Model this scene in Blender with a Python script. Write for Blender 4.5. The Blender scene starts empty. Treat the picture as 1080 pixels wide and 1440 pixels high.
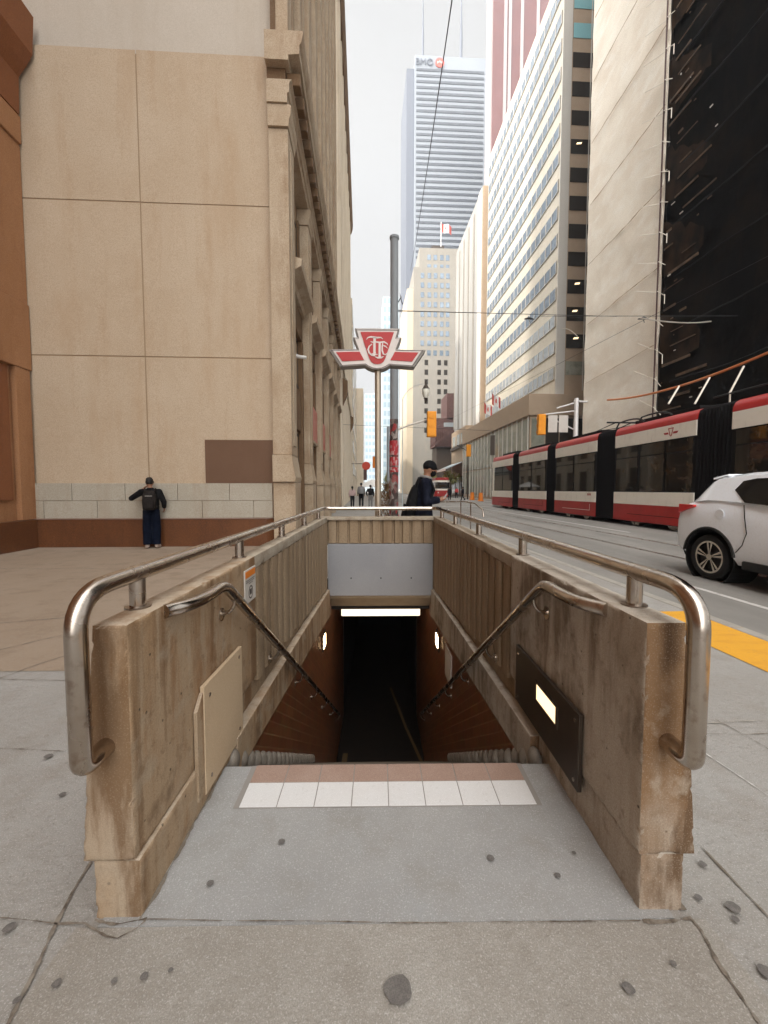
import bpy, bmesh, math, random
from mathutils import Vector, Matrix, Euler, noise
random.seed(7)
D = bpy.data
scn = bpy.context.scene
COL = scn.collection
rad = math.radians
PHI = rad(2.2)                       # the street runs 2.2 degrees left of the stairwell's axis
CP, SP = math.cos(PHI), math.sin(PHI)
def S(u, v, z=0.0): return (u*CP - v*SP, u*SP + v*CP, z)
def toS(x, y, z=0.0): return (x*CP + y*SP, -x*SP + y*CP, z)
# ------------------------------------------------------------------ camera
F = 570.0
CAMP = Vector((0, 0, 1.45))
CAMR = Euler((rad(90-3.21), 0, rad(-0.8)))
cam = D.objects.new('camera', D.cameras.new('camera')); COL.objects.link(cam)
cam.location = CAMP; cam.rotation_euler = CAMR
cam.data.sensor_fit = 'VERTICAL'; cam.data.sensor_height = 36.0; cam.data.lens = F/1440*36.0
cam.data.clip_end = 6000; cam.data.clip_start = 0.05
scn.camera = cam
CM = CAMR.to_matrix()
def ray(px, py): return CM @ Vector(((px-540)/F, -(py-720)/F, -1))
def W(px, py, Y):                    # point at distance Y along the stairwell axis
    d = ray(px, py); t = Y/d.y; return CAMP + d*t
def V(px, py, v):                    # same, street frame, at street distance v
    d = ray(px, py); d = Vector(toS(*d)); t = v/d.y; return Vector((d.x*t, v, 1.45+d.z*t))
def G(px, py, z=0.0):                # point on the ground
    d = ray(px, py); t = (z-1.45)/d.z; return CAMP + d*t
# ------------------------------------------------------------------ materials
def lin(c):
    return tuple(((x/255)/12.92 if x/255 <= .04045 else ((x/255+.055)/1.055)**2.4) for x in c)
class NT:
    def __init__(s, name):
        s.m = D.materials.new(name); s.m.use_nodes = True; s.t = s.m.node_tree
        s.b = s.t.nodes['Principled BSDF']
    def n(s, typ, **kw):
        nd = s.t.nodes.new(typ)
        for k, v in kw.items():
            if k.startswith('i_'):
                key = k[2:]; key = int(key) if key.isdigit() else key.replace('_', ' ')
                if hasattr(v, 'is_output'): s.t.links.new(v, nd.inputs[key])
                else: nd.inputs[key].default_value = v
            else: setattr(nd, k, v)
        return nd
    def link(s, a, b): s.t.links.new(a, b)
def c4(c): return (*c, 1.0)
def mat(name, col, rough=.75, metal=0.0, spec=.35, layers=(), bump=None, coord='pos', coat=0.0, bumps=(), emit=None, rvar=None):
    """layers: (kind, scale, lo, hi, colour, amount); kind n noise, d voronoi spots, b brick lines"""
    T = NT(name); b = T.b
    if coord == 'pos': src = T.n('ShaderNodeNewGeometry').outputs['Position']
    else: src = T.n('ShaderNodeTexCoord').outputs['Object']
    def mapped(sc, rot=None):
        mp = T.n('ShaderNodeMapping', i_Vector=src)
        mp.inputs['Scale'].default_value = sc if isinstance(sc, tuple) else (sc,)*3
        if rot: mp.inputs['Rotation'].default_value = rot
        return mp.outputs[0]
    cur = None
    rgb = T.n('ShaderNodeRGB'); rgb.outputs[0].default_value = c4(col); cur = rgb.outputs[0]
    for L in layers:
        kind, sc, lo, hi, c2, amt = L[:6]; face = None
        if kind in 'ft': face = kind; kind = 'n'
        if kind == 'n':
            tx = T.n('ShaderNodeTexNoise', i_Vector=mapped(sc), i_Scale=1.0, i_Detail=L[6] if len(L) > 6 else 5.0, i_Roughness=.62).outputs[0]
        elif kind == 'd':
            tx = T.n('ShaderNodeTexVoronoi', i_Vector=mapped(sc), i_Scale=1.0).outputs['Distance']
        elif kind == 'c':
            tx = T.n('ShaderNodeTexVoronoi', i_Vector=mapped(sc), i_Scale=1.0).outputs['Color']
        mr = T.n('ShaderNodeMapRange', i_Value=tx); mr.inputs[1].default_value = lo; mr.inputs[2].default_value = hi
        mr.inputs[3].default_value = 0; mr.inputs[4].default_value = amt
        facv = mr.outputs[0]
        if face:         # the stain lies on the end face (f) or on the weathered top (t) only
            sp = T.n('ShaderNodeSeparateXYZ', i_0=T.n('ShaderNodeNewGeometry').outputs['True Normal'])
            m3 = T.n('ShaderNodeMapRange', i_Value=sp.outputs[1 if face == 'f' else 2])
            m3.inputs[1].default_value = -.5 if face == 'f' else .5; m3.inputs[2].default_value = -.85 if face == 'f' else .85
            mm = T.n('ShaderNodeMath', operation='MULTIPLY', i_0=facv, i_1=m3.outputs[0]); facv = mm.outputs[0]
        mx = T.n('ShaderNodeMix', data_type='RGBA'); T.link(facv, mx.inputs[0])
        T.link(cur, mx.inputs[6]); mx.inputs[7].default_value = c4(c2); cur = mx.outputs[2]
    T.link(cur, b.inputs['Base Color'])
    b.inputs['Roughness'].default_value = rough; b.inputs['Metallic'].default_value = metal
    b.inputs['Specular IOR Level'].default_value = spec; b.inputs['Coat Weight'].default_value = coat
    b.inputs['Coat Roughness'].default_value = .08
    if rvar:
        tx = T.n('ShaderNodeTexNoise', i_Vector=mapped(rvar[0]), i_Scale=1.0, i_Detail=4.0)
        mr = T.n('ShaderNodeMapRange', i_Value=tx.outputs[0]); mr.inputs[1].default_value = .3; mr.inputs[2].default_value = .7
        mr.inputs[3].default_value = rvar[1]; mr.inputs[4].default_value = rvar[2]; T.link(mr.outputs[0], b.inputs['Roughness'])
    nrm = None
    for bp in ([bump] if bump else [])+list(bumps):
        sc, st, dist = bp[:3]; kind = bp[3] if len(bp) > 3 else 'n'
        if kind == 'n': h = T.n('ShaderNodeTexNoise', i_Vector=mapped(sc), i_Scale=1.0, i_Detail=5.0).outputs[0]
        else: h = T.n('ShaderNodeTexVoronoi', i_Vector=mapped(sc), i_Scale=1.0).outputs['Distance']
        bn = T.n('ShaderNodeBump', i_Strength=st, i_Distance=dist, i_Height=h)
        if nrm: T.link(nrm, bn.inputs['Normal'])
        nrm = bn.outputs[0]
    if nrm: T.link(nrm, b.inputs['Normal'])
    if emit:
        b.inputs['Emission Color'].default_value = c4(emit[0]); b.inputs['Emission Strength'].default_value = emit[1]
    return T.m
GR = 420   # fine grain scale
def grain(d, l, a=.35): return [('n', 260, .42, .62, d, a, 1.0), ('n', 190, .56, .72, l, a, 1.0)]
M = {}
M['conc_left'] = mat('brown_concrete', (0.353,0.228,0.126), .92, spec=.2, layers=[('n',(1.6,1.6,.9),.42,.56,(0.413,0.300,0.192),.85), ('n',(6,6,.5),.49,.60,(0.155,0.076,0.031),.75), ('n',(3.2,3.2,.6),.53,.63,(0.241,0.108,0.037),.7), ('n',(11,11,.9),.54,.64,(0.447,0.352,0.244),.5), ('n',5,.53,.64,(0.404,0.328,0.237),.6), ('n',(2.6,2.6,2.0),.55,.64,(0.129,0.076,0.041),.75), ('n',16,.56,.68,(0.172,0.104,0.056),.45), ('n',140,.46,.62,(0.206,0.128,0.070),.3), ('d',13,.09,.05,(0.043,0.028,0.018),.85), ('f',(3,3,1.2),.40,.58,(0.378,0.308,0.229),.75), ('f',(6,6,1.1),.48,.58,(0.146,0.080,0.037),.8), ('t',9,.30,.55,(0.464,0.384,0.296),.8)]+grain((.17,.115,.07),(0.482,0.376,0.266),.25), bump=(45,.25,.008), bumps=[(9,.3,.015)])
M['conc_right'] = mat('grey_brown_concrete', (.385,.32,.25), .92, spec=.2, layers=[('n',(1.6,1.6,.9),.42,.56,(.48,.425,.355),.85), ('n',(5,5,.7),.49,.60,(.155,.11,.072),.8), ('n',(2.6,2.6,1.4),.53,.63,(.13,.095,.065),.8), ('n',(9,9,1.4),.54,.64,(.53,.475,.40),.55), ('n',5,.53,.64,(.49,.44,.37),.6), ('n',16,.56,.68,(.17,.13,.09),.45), ('n',140,.46,.62,(.24,.185,.13),.3), ('d',13,.09,.05,(.05,.038,.026),.85), ('f',(2.5,2.5,1.0),.28,.50,(.21,.115,.052),.92), ('f',(5,5,1.6),.47,.57,(.10,.055,.027),.85), ('f',(5,5,4),.57,.64,(.38,.31,.235),.6), ('t',9,.30,.55,(.54,.49,.42),.8)]+grain((.15,.115,.08),(.54,.475,.39),.25), bump=(45,.25,.008), bumps=[(9,.3,.015)])
M['conc_rib'] = mat('ribbed_concrete', (0.318,0.231,0.144), .92, layers=[('n',(9,9,.6),.47,.66,(0.163,0.101,0.053),.7), ('n',(3,3,.6),.5,.7,(0.387,0.300,0.205),.6), ('n',60,.44,.62,(0.189,0.126,0.076),.4)]+grain((.16,.11,.07),(0.430,0.340,0.236),.35), bump=(50,.4,.01))
M['conc_cap'] = mat('pale_concrete', (.40,.34,.26), .92, layers=[('n',5,.42,.64,(.24,.18,.12),.75), ('n',40,.45,.65,(.50,.44,.36),.5)]+grain((.20,.15,.10),(.58,.52,.44),.4), bump=(60,.6,.012))
M['landing'] = mat('grey_landing', (.27,.266,.258), .85, layers=[('n',1.6,.40,.62,(.325,.32,.308),.8), ('n',4,.50,.68,(.235,.22,.195),.65), ('n',1.1,.55,.72,(.33,.35,.36),.6), ('n',24,.5,.72,(.27,.26,.24),.35)]+grain((.22,.21,.20),(.50,.50,.49),.45), bump=(120,.3,.004))
M['front_slab'] = mat('weathered_slab', (.265,.242,.21), .9, layers=[('n',1.3,.42,.62,(.335,.317,.285),.85), ('n',6,.5,.7,(.22,.195,.165),.6), ('d',38,.10,.0,(.55,.53,.50),.8), ('d',55,.09,.0,(.14,.12,.10),.7), ('n',30,.55,.72,(.42,.40,.37),.4)]+grain((.19,.17,.145),(.48,.46,.43),.5), bump=(110,.45,.006), bumps=[(38,.3,.004,'d')])
M['sidewalk'] = mat('pitted_sidewalk', (.30,.288,.268), .9, layers=[('n',.7,.40,.62,(.245,.225,.198),.8), ('n',3.2,.50,.66,(.225,.20,.172),.65), ('d',30,.16,.0,(.13,.11,.09),.75), ('n',45,.58,.70,(.16,.14,.12),.6)]+grain((.25,.235,.215),(.54,.53,.51),.5), bump=(100,.5,.006), bumps=[(30,.5,.006,'d')])
M['plaza'] = mat('brown_plaza_paving', (.30,.225,.16), .9, layers=[('n',.5,.40,.64,(.35,.275,.205),.8), ('n',2.5,.5,.66,(.21,.15,.10),.6), ('n',30,.5,.68,(.34,.29,.24),.4)]+grain((.15,.12,.09),(.40,.35,.30),.45), bump=(80,.4,.006))
M['asphalt'] = mat('worn_asphalt', (.225,.213,.193), .9, layers=[('n',(.5,.12,1),.42,.62,(.31,.29,.265),.85), ('n',(1.1,.16,1),.5,.66,(.17,.16,.145),.7), ('n',4,.5,.7,(.19,.18,.165),.5), ('d',60,.12,.0,(.30,.29,.27),.5)]+grain((.09,.085,.08),(.30,.29,.27),.5), bump=(60,.3,.006))
M['kerb'] = mat('kerb_concrete', (.34,.32,.28), .9, layers=[('n',6,.45,.66,(.22,.20,.17),.6)]+grain((.2,.18,.15),(.45,.43,.40)), bump=(60,.4,.006))
M['yellow'] = mat('yellow_paint', (.68,.34,.025), .75, layers=[('n',(3,9,3),.48,.70,(.56,.25,.03),.7), ('n',28,.60,.72,(.30,.20,.10),.55)]+grain((.45,.20,.02),(.80,.46,.08),.35), bump=(90,.4,.005))
M['paint'] = mat('road_paint', (.55,.53,.50), .8, layers=[('n',14,.48,.68,(.25,.24,.22),.7)]+grain((.3,.29,.27),(.7,.68,.65)))
M['dirt'] = mat('joint_dirt', (.085,.066,.05), .95, layers=[('n',25,.42,.6,(.21,.175,.14),.9), ('n',8,.5,.62,(.25,.22,.18),.7)], bump=(70,.6,.006))
M['gum'] = mat('gum_stain', (.125,.113,.105), .8, layers=[('n',60,.45,.65,(.17,.155,.14),.7), ('n',22,.5,.66,(.20,.185,.165),.6)]+grain((.05,.045,.04),(.15,.14,.13)))
M['grime'] = mat('grime', (.16,.13,.10), .95, layers=[('n',12,.4,.65,(.24,.21,.17),.8)]+grain((.10,.08,.06),(.3,.27,.23)))
M['white_tile'] = mat('white_tile', (.60,.59,.58), .55, layers=[('n',5,.45,.7,(.58,.56,.54),.6), ('n',50,.60,.72,(.42,.40,.38),.5)]+grain((.5,.49,.48),(.8,.8,.8),.3))
M['brown_tile'] = mat('brown_tile', (.30,.20,.155), .6, layers=[('n',5,.45,.7,(.36,.26,.21),.7)]+grain((.2,.13,.1),(.42,.32,.27),.4))
M['grout'] = mat('grout', (.24,.22,.20), .9)
M['scallop'] = mat('cove_tile', (.22,.19,.155), .6, layers=[('n',14,.45,.68,(.14,.115,.09),.7)]+grain((.12,.1,.08),(.34,.3,.25),.3))
M['steel'] = mat('brushed_steel', (.53,.47,.41), .3, 1.0, layers=[('n',(3,3,3),.45,.66,(.38,.31,.25),.7), ('n',24,.54,.72,(.24,.16,.11),.6)], rvar=((6,6,6),.14,.34), bump=((90,90,4),.05,.002))
M['steel_dark'] = mat('dark_steel', (.34,.29,.25), .3, 1.0, layers=[('n',(8,8,8),.45,.68,(.22,.17,.13),.7)], rvar=((9,9,9),.2,.45))
M['beige_board'] = mat('beige_board', (.56,.42,.275), .7, layers=[('n',3,.42,.66,(.48,.345,.22),.6)]+grain((.40,.29,.18),(.66,.53,.38),.4))
M['dark_plate'] = mat('bronze_plate', (.045,.034,.026), .45, .3, layers=[('n',(5,5,2),.45,.68,(.075,.055,.038),.7)]+grain((.03,.022,.016),(.09,.07,.055),.3))
M['lamp_warm'] = mat('lit_lamp', (.9,.7,.45), .5, emit=((1.0,.74,.42), 1.0))
M['lamp_tube'] = mat('lit_tube_diffuser', (.95,.85,.7), .5, emit=((1.0,.82,.60), .85))
M['glow_wall'] = mat('tile_reflection_glow', (.9,.7,.45), .5, emit=((1.0,.68,.36), 11.0))  # emission for the added reflection panels on the stair tiles
M['black'] = mat('black_plastic', (.012,.012,.012), .45)
M['soffit'] = mat('soffit_paint', (.42,.34,.24), .8, layers=[('n',5,.45,.7,(.32,.25,.17),.6)])
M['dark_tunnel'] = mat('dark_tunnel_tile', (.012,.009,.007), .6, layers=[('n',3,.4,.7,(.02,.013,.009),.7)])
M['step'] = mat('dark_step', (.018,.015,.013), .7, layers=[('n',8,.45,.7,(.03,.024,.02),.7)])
M['nosing'] = mat('step_nosing', (.10,.08,.06), .6)
M['floor_line'] = mat('worn_yellow_floor_strip', (.10,.062,.024), .8)
M['header'] = mat('grey_steel_sheet', (.30,.30,.31), .55, .15, layers=[('n',(1.5,1.5,1.5),.42,.66,(.25,.25,.265),.6), ('n',(2,2,.6),.56,.72,(.34,.33,.32),.6)]+grain((.2,.2,.21),(.42,.42,.42),.35))
def brick_mat(name, ang, c1, c2, mort, sx, sy, rough=.35):
    T = NT(name); b = T.b
    p = T.n('ShaderNodeNewGeometry').outputs['Position']
    mp = T.n('ShaderNodeMapping', i_Vector=p); mp.inputs['Rotation'].default_value = (ang, 0, 0)
    sp = T.n('ShaderNodeSeparateXYZ', i_0=mp.outputs[0]); cb = T.n('ShaderNodeCombineXYZ', i_0=sp.outputs[1], i_1=sp.outputs[2])
    br = T.n('ShaderNodeTexBrick', i_Vector=cb.outputs[0], i_Color1=c4(c1), i_Color2=c4(c2), i_Mortar=c4(mort), i_Scale=1.0)
    br.offset = 0.5
    br.inputs['Mortar Size'].default_value = .006; br.inputs['Brick Width'].default_value = sx; br.inputs['Row Height'].default_value = sy
    ns = T.n('ShaderNodeTexNoise', i_Vector=p, i_Scale=9.0, i_Detail=4.0)
    mx = T.n('ShaderNodeMix', data_type='RGBA', blend_type='MULTIPLY', i_Factor=.6) if False else T.n('ShaderNodeMix', data_type='RGBA', blend_type='MULTIPLY')
    mx.inputs[0].default_value = .7; T.link(br.outputs[0], mx.inputs[6]); T.link(ns.outputs[1], mx.inputs[7])
    T.link(mx.outputs[2], b.inputs['Base Color']); b.inputs['Roughness'].default_value = rough
    bn = T.n('ShaderNodeBump', i_Strength=.6, i_Distance=.004, i_Height=br.outputs[1]); bn.invert = True
    T.link(bn.outputs[0], b.inputs['Normal'])
    return T.m
M['stair_tile'] = brick_mat('stair_wall_tile', rad(34.6), (.32,.115,.045), (.21,.07,.026), (.36,.18,.085), .30, .085)
# buildings
def stone(name, c, c2, st, gd, gl, rough=.85, sc=.6):
    return mat(name, c, rough, layers=[('n',sc,.40,.66,c2,.75), ('n',(2.5,2.5,.35),.52,.72,st,.55), ('n',4,.52,.72,c2,.5)]+[('n',42,.45,.62,gd,.38,2.0), ('n',55,.54,.68,gl,.38,2.0), ('n',(.9,.9,.16),.54,.66,st,.35)], bump=(40,.2,.006))
M['wall_stone'] = stone('big_wall_stone', (.485,.375,.262), (.54,.435,.32), (.42,.285,.17), (.34,.245,.165), (.66,.55,.43))
M['wall_pale'] = stone('pale_upper_stone', (.52,.46,.385), (.56,.50,.43), (.46,.39,.31), (.42,.36,.29), (.62,.57,.50))
M['joint'] = mat('panel_joint', (.33,.23,.14), .9)
M['granite'] = stone('grey_granite_band', (.40,.36,.29), (.45,.41,.34), (.33,.25,.17), (.28,.24,.18), (.55,.51,.45), sc=1.5)
M['red_granite'] = stone('red_brown_granite', (.12,.045,.018), (.17,.065,.024), (.07,.026,.012), (.06,.024,.012), (.25,.11,.05), .4, 1.2)
M['brown_board'] = mat('brown_board', (.145,.078,.045), .75, layers=[('n',2,.42,.66,(.165,.092,.055),.6)]+grain((.11,.06,.035),(.2,.12,.08),.4))
M['orange_stone'] = stone('orange_sandstone', (.34,.165,.075), (.40,.205,.10), (.22,.09,.035), (.22,.10,.045), (.48,.28,.15))
M['orange_dark'] = stone('deep_orange_stone', (.22,.08,.03), (.26,.10,.04), (.16,.055,.02), (.16,.06,.025), (.3,.14,.06))
M['lime'] = stone('classical_limestone', (.43,.325,.22), (.53,.43,.315), (.22,.115,.05), (.22,.14,.08), (.58,.49,.38), sc=1.2)
M['lime_dark'] = stone('shaded_limestone', (.15,.085,.042), (.19,.115,.06), (.09,.048,.023), (.12,.075,.04), (.33,.235,.15), sc=1.2)  # limestone darkened so recesses, frieze and brackets carry shade in their colour
M['cream'] = stone('cream_stone', (.70,.61,.48), (.74,.66,.54), (.46,.36,.25), (.44,.36,.27), (.70,.63,.53), sc=.3)
M['bronze'] = mat('dark_bronze_frame', (.05,.035,.025), .5, .2)
M['win_dark'] = mat('dark_window_glass', (.03,.025,.02), .08, 0, .6)
M['win_brown'] = mat('brown_window_glass', (.075,.05,.032), .12, 0, .6)
M['win_blue'] = mat('sky_reflection_glass', (.125,.165,.21), .12, .2, .6, layers=[('n',.25,.4,.65,(.20,.25,.30),.8), ('n',(.9,.9,1.5),.50,.64,(.07,.085,.105),.7)])  # reflected sky is put into the blue base colour
M['win_pale'] = mat('pale_window_glass', (.30,.33,.345), .12, .2, .6, layers=[('n',.2,.4,.65,(.40,.415,.41),.8), ('n',(.9,.9,1.5),.52,.66,(.17,.175,.17),.6)])
M['win_green'] = mat('green_window_glass', (.24,.25,.20), .12, .1, .7, layers=[('n',.5,.4,.65,(.38,.37,.30),.8), ('n',1.3,.5,.7,(.14,.13,.10),.7)])
M['marble'] = mat('white_marble_cladding', (.225,.245,.27), .6, layers=[('n',.06,.4,.65,(.20,.218,.245),.5)])
M['bmo_win'] = mat('tower_window_band', (.035,.04,.05), .3, layers=[('n',.3,.4,.66,(.07,.08,.095),.6)])
M['bmo_side'] = mat('tower_side_cladding', (.10,.11,.135), .6)
M['scotia'] = mat('red_granite_cladding', (.12,.04,.035), .6, layers=[('n',.1,.4,.65,(.15,.055,.048),.6)])
M['scotia_pale'] = mat('pale_tower_strip', (.33,.28,.27), .6)
M['deco'] = stone('deco_stone', (.205,.195,.175), (.235,.22,.20), (.30,.265,.215), (.34,.29,.22), (.52,.47,.39), sc=.2)
M['grey_bldg'] = mat('grey_concrete_cladding', (.29,.28,.265), .8, layers=[('n',(.3,.3,.05),.42,.64,(.42,.40,.37),.7)]+[('n',20,.45,.62,(.35,.32,.27),.4)])
M['white_clad'] = mat('white_cladding', (.70,.67,.62), .7)
M['tan_clad'] = mat('tan_cladding', (.40,.30,.21), .75, layers=[('n',1.2,.42,.66,(.34,.25,.17),.5)]+[('n',30,.45,.62,(.3,.22,.15),.35)])
M['spandrel'] = mat('cream_spandrel', (.60,.55,.455), .6, layers=[('n',.6,.4,.66,(.53,.48,.39),.6), ('n',(3,3,.6),.5,.68,(.48,.42,.33),.5)])
M['teal'] = mat('teal_spandrel', (.20,.42,.45), .5)
M['mullion'] = mat('pale_mullion', (.55,.52,.47), .5, .2)
M['tarp'] = mat('white_tarpaulin', (.80,.735,.63), .8, layers=[('n',(.35,.35,.5),.40,.62,(.71,.62,.51),.8), ('n',(1.4,.6,1.2),.50,.68,(.85,.81,.73),.7), ('n',25,.45,.62,(.5,.44,.36),.4)], bump=(3,.2,.04))
M['tarp_seam'] = mat('tarp_seam', (.42,.31,.20), .8)
M['netting'] = mat('black_debris_netting', (.003,.0024,.0018), .95, spec=.02, layers=[('n',(.5,.5,.4),.45,.66,(.011,.007,.004),.8), ('n',(3,3,.3),.55,.72,(.014,.009,.006),.5)], bump=(2,.4,.06))
M['net_seam'] = mat('netting_fold', (.004,.0035,.003), .9)
M['net_brown'] = mat('brown_scaffold_board', (.10,.055,.026), .8, layers=[('n',2,.42,.62,(.035,.02,.01),.85)])
M['net_glow'] = mat('netting_glow', (.028,.016,.008), .9, spec=.03, layers=[('n',(.8,.8,.5),.44,.62,(.006,.004,.003),.9)])  # brown patches put the warm glow near the tarpaulin edge into colour
M['tube'] = mat('scaffold_tube', (.60,.54,.46), .4, .6)
M['teal_sheet'] = mat('pale_teal_sheet', (.42,.60,.56), .6)
# vehicles, street things
M['tram_red'] = mat('streetcar_red', (.40,.018,.015), .4, coat=.12, layers=[('n',1.2,.42,.66,(.26,.012,.01),.6), ('n',(3,3,1),.58,.74,(.38,.05,.035),.5)])
M['tram_white'] = mat('streetcar_white', (.84,.79,.70), .4, coat=.2, layers=[('n',(1.2,1.2,3),.5,.7,(.76,.70,.61),.6), ('n',(6,6,1.5),.55,.68,(.6,.54,.46),.4)])
M['tram_black'] = mat('streetcar_black', (.006,.005,.005), .6, spec=.15)
M['tram_glass'] = mat('streetcar_glass', (.012,.010,.008), .04, 0, .6, layers=[('n',(.9,.9,1.6),.50,.68,(.06,.035,.018),.8), ('n',(2.6,2.6,1.8),.60,.70,(.16,.12,.08),.45)])
M['bellows'] = mat('rubber_bellows', (.007,.006,.006), .9, spec=.08, bump=((.1,9,.1),.6,.02))
M['car_white'] = mat('car_white_paint', (.85,.89,.94), .25, coat=.6, layers=[('n',30,.5,.7,(.62,.6,.57),.2)])
M['car_glass'] = mat('car_glass', (.010,.010,.010), .05, 0, .6)
M['tyre'] = mat('tyre_rubber', (.012,.012,.012), .85)
M['alloy'] = mat('alloy_rim', (.55,.50,.43), .25, 1.0)
M['tail'] = mat('red_tail_lamp', (.62,.02,.018), .3, coat=.3)
M['sign_red'] = mat('sign_red', (.42,.022,.02), .45, layers=[('n',6,.45,.68,(.36,.02,.02),.6)]+grain((.3,.016,.016),(.5,.06,.05),.3))
M['sign_white'] = mat('sign_white', (.66,.60,.56), .5, layers=[('n',8,.45,.68,(.58,.52,.48),.6)])
M['sign_edge'] = mat('sign_dark_edge', (.07,.055,.05), .5, .3)
M['sign_side'] = mat('sign_side', (.22,.20,.18), .5, .2)
M['pole_grey'] = mat('grey_pole', (.23,.245,.255), .7, 0, layers=[('n',(4,4,1),.45,.68,(.18,.19,.20),.6)])
M['pole_tan'] = mat('tan_pole', (.42,.35,.27), .4, .6, layers=[('n',(10,10,1.5),.45,.68,(.32,.26,.20),.6)])
M['pole_dark'] = mat('postered_pole', (.06,.04,.035), .8, layers=[('c',(14,14,9),.45,.75,(.35,.30,.27),.8), ('c',(11,11,7),.62,.75,(.32,.03,.03),.9), ('n',40,.45,.62,(.03,.02,.02),.5)])
M['poster_red'] = mat('red_poster', (.34,.025,.03), .7, layers=[('c',(24,24,14),.55,.8,(.5,.38,.36),.8)])
M['signal'] = mat('yellow_signal', (.80,.30,.008), .5, layers=[('n',12,.5,.7,(.66,.22,.01),.6)])
M['white_pole'] = mat('white_pole', (.70,.68,.66), .4, .2)
M['white_sign'] = mat('white_sign_back', (.55,.51,.46), .6, layers=[('n',6,.45,.7,(.48,.44,.39),.6)])
M['wire'] = mat('dark_wire', (.03,.03,.032), .6)
M['orange_cable'] = mat('orange_sleeve', (.62,.21,.07), .6, layers=[('n',(.6,.6,.6),.45,.68,(.72,.32,.13),.7)])
M['flag_red'] = mat('flag_red', (.55,.10,.08), .8)
M['flag_white'] = mat('flag_white', (.75,.73,.70), .8)
M['banner'] = mat('red_banner', (.52,.05,.045), .7)
M['panel_pink'] = mat('red_shop_panel', (.46,.14,.10), .6, layers=[('n',3,.42,.66,(.55,.26,.20),.7)])
M['globe'] = mat('lamp_globe', (.75,.72,.62), .3)
M['maroon'] = mat('maroon_steel', (.075,.035,.03), .6, layers=[('n',2,.45,.7,(.12,.06,.05),.7)])
M['leaf'] = mat('yellow_green_leaf', (.20,.20,.05), .8, layers=[('n',3,.42,.66,(.30,.27,.09),.8)])
M['leaf_brown'] = mat('brown_twig', (.13,.075,.035), .9, layers=[('n',9,.42,.66,(.2,.12,.06),.8)])
M['flower'] = mat('red_flower', (.45,.04,.06), .7)
M['bark'] = mat('bark', (.08,.055,.035), .9)
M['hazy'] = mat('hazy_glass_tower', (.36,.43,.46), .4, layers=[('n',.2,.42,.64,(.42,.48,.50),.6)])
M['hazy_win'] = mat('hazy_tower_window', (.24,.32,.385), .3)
M['tan_face'] = mat('bright_tan_face', (.50,.42,.31), .8)
M['orange_sign'] = mat('orange_sign', (.70,.20,.02), .6)
M['red_sign'] = mat('red_round_sign', (.62,.07,.04), .6)
# people
M['skin'] = mat('skin', (.30,.15,.09), .6, coord='obj', layers=[('n',20,.45,.7,(.25,.12,.07),.5)])
M['cloth_navy'] = mat('navy_cloth', (.006,.007,.013), .9, spec=.08, coord='obj', layers=[('n',9,.45,.68,(.018,.021,.036),.7)], bump=(14,.4,.02))
M['cloth_black'] = mat('black_cloth', (.008,.008,.009), .9, spec=.08, coord='obj', layers=[('n',9,.45,.68,(.016,.015,.015),.7)], bump=(14,.4,.02))
M['denim'] = mat('dark_denim', (.004,.006,.014), .9, spec=.08, coord='obj', layers=[('n',12,.45,.68,(.008,.013,.028),.7)], bump=(18,.4,.015))
M['pack'] = mat('charcoal_backpack', (.016,.013,.012), .8, spec=.08, coord='obj', layers=[('n',14,.45,.68,(.04,.033,.03),.7)], bump=(20,.4,.015))
M['pack_grey'] = mat('grey_backpack', (.22,.22,.22), .8, coord='obj')
M['grey_cloth'] = mat('grey_cloth', (.20,.19,.18), .9, coord='obj')
M['pink_cloth'] = mat('pale_pink_cloth', (.50,.36,.34), .9, coord='obj')
M['hair'] = mat('black_hair', (.008,.006,.005), .6, coord='obj')
M['shoe'] = mat('pale_shoe', (.48,.38,.32), .7, coord='obj')
M['eye'] = mat('eye', (.03,.025,.02), .2)
M['phone_mat'] = mat('phone_case', (.35,.34,.33), .3)
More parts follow.
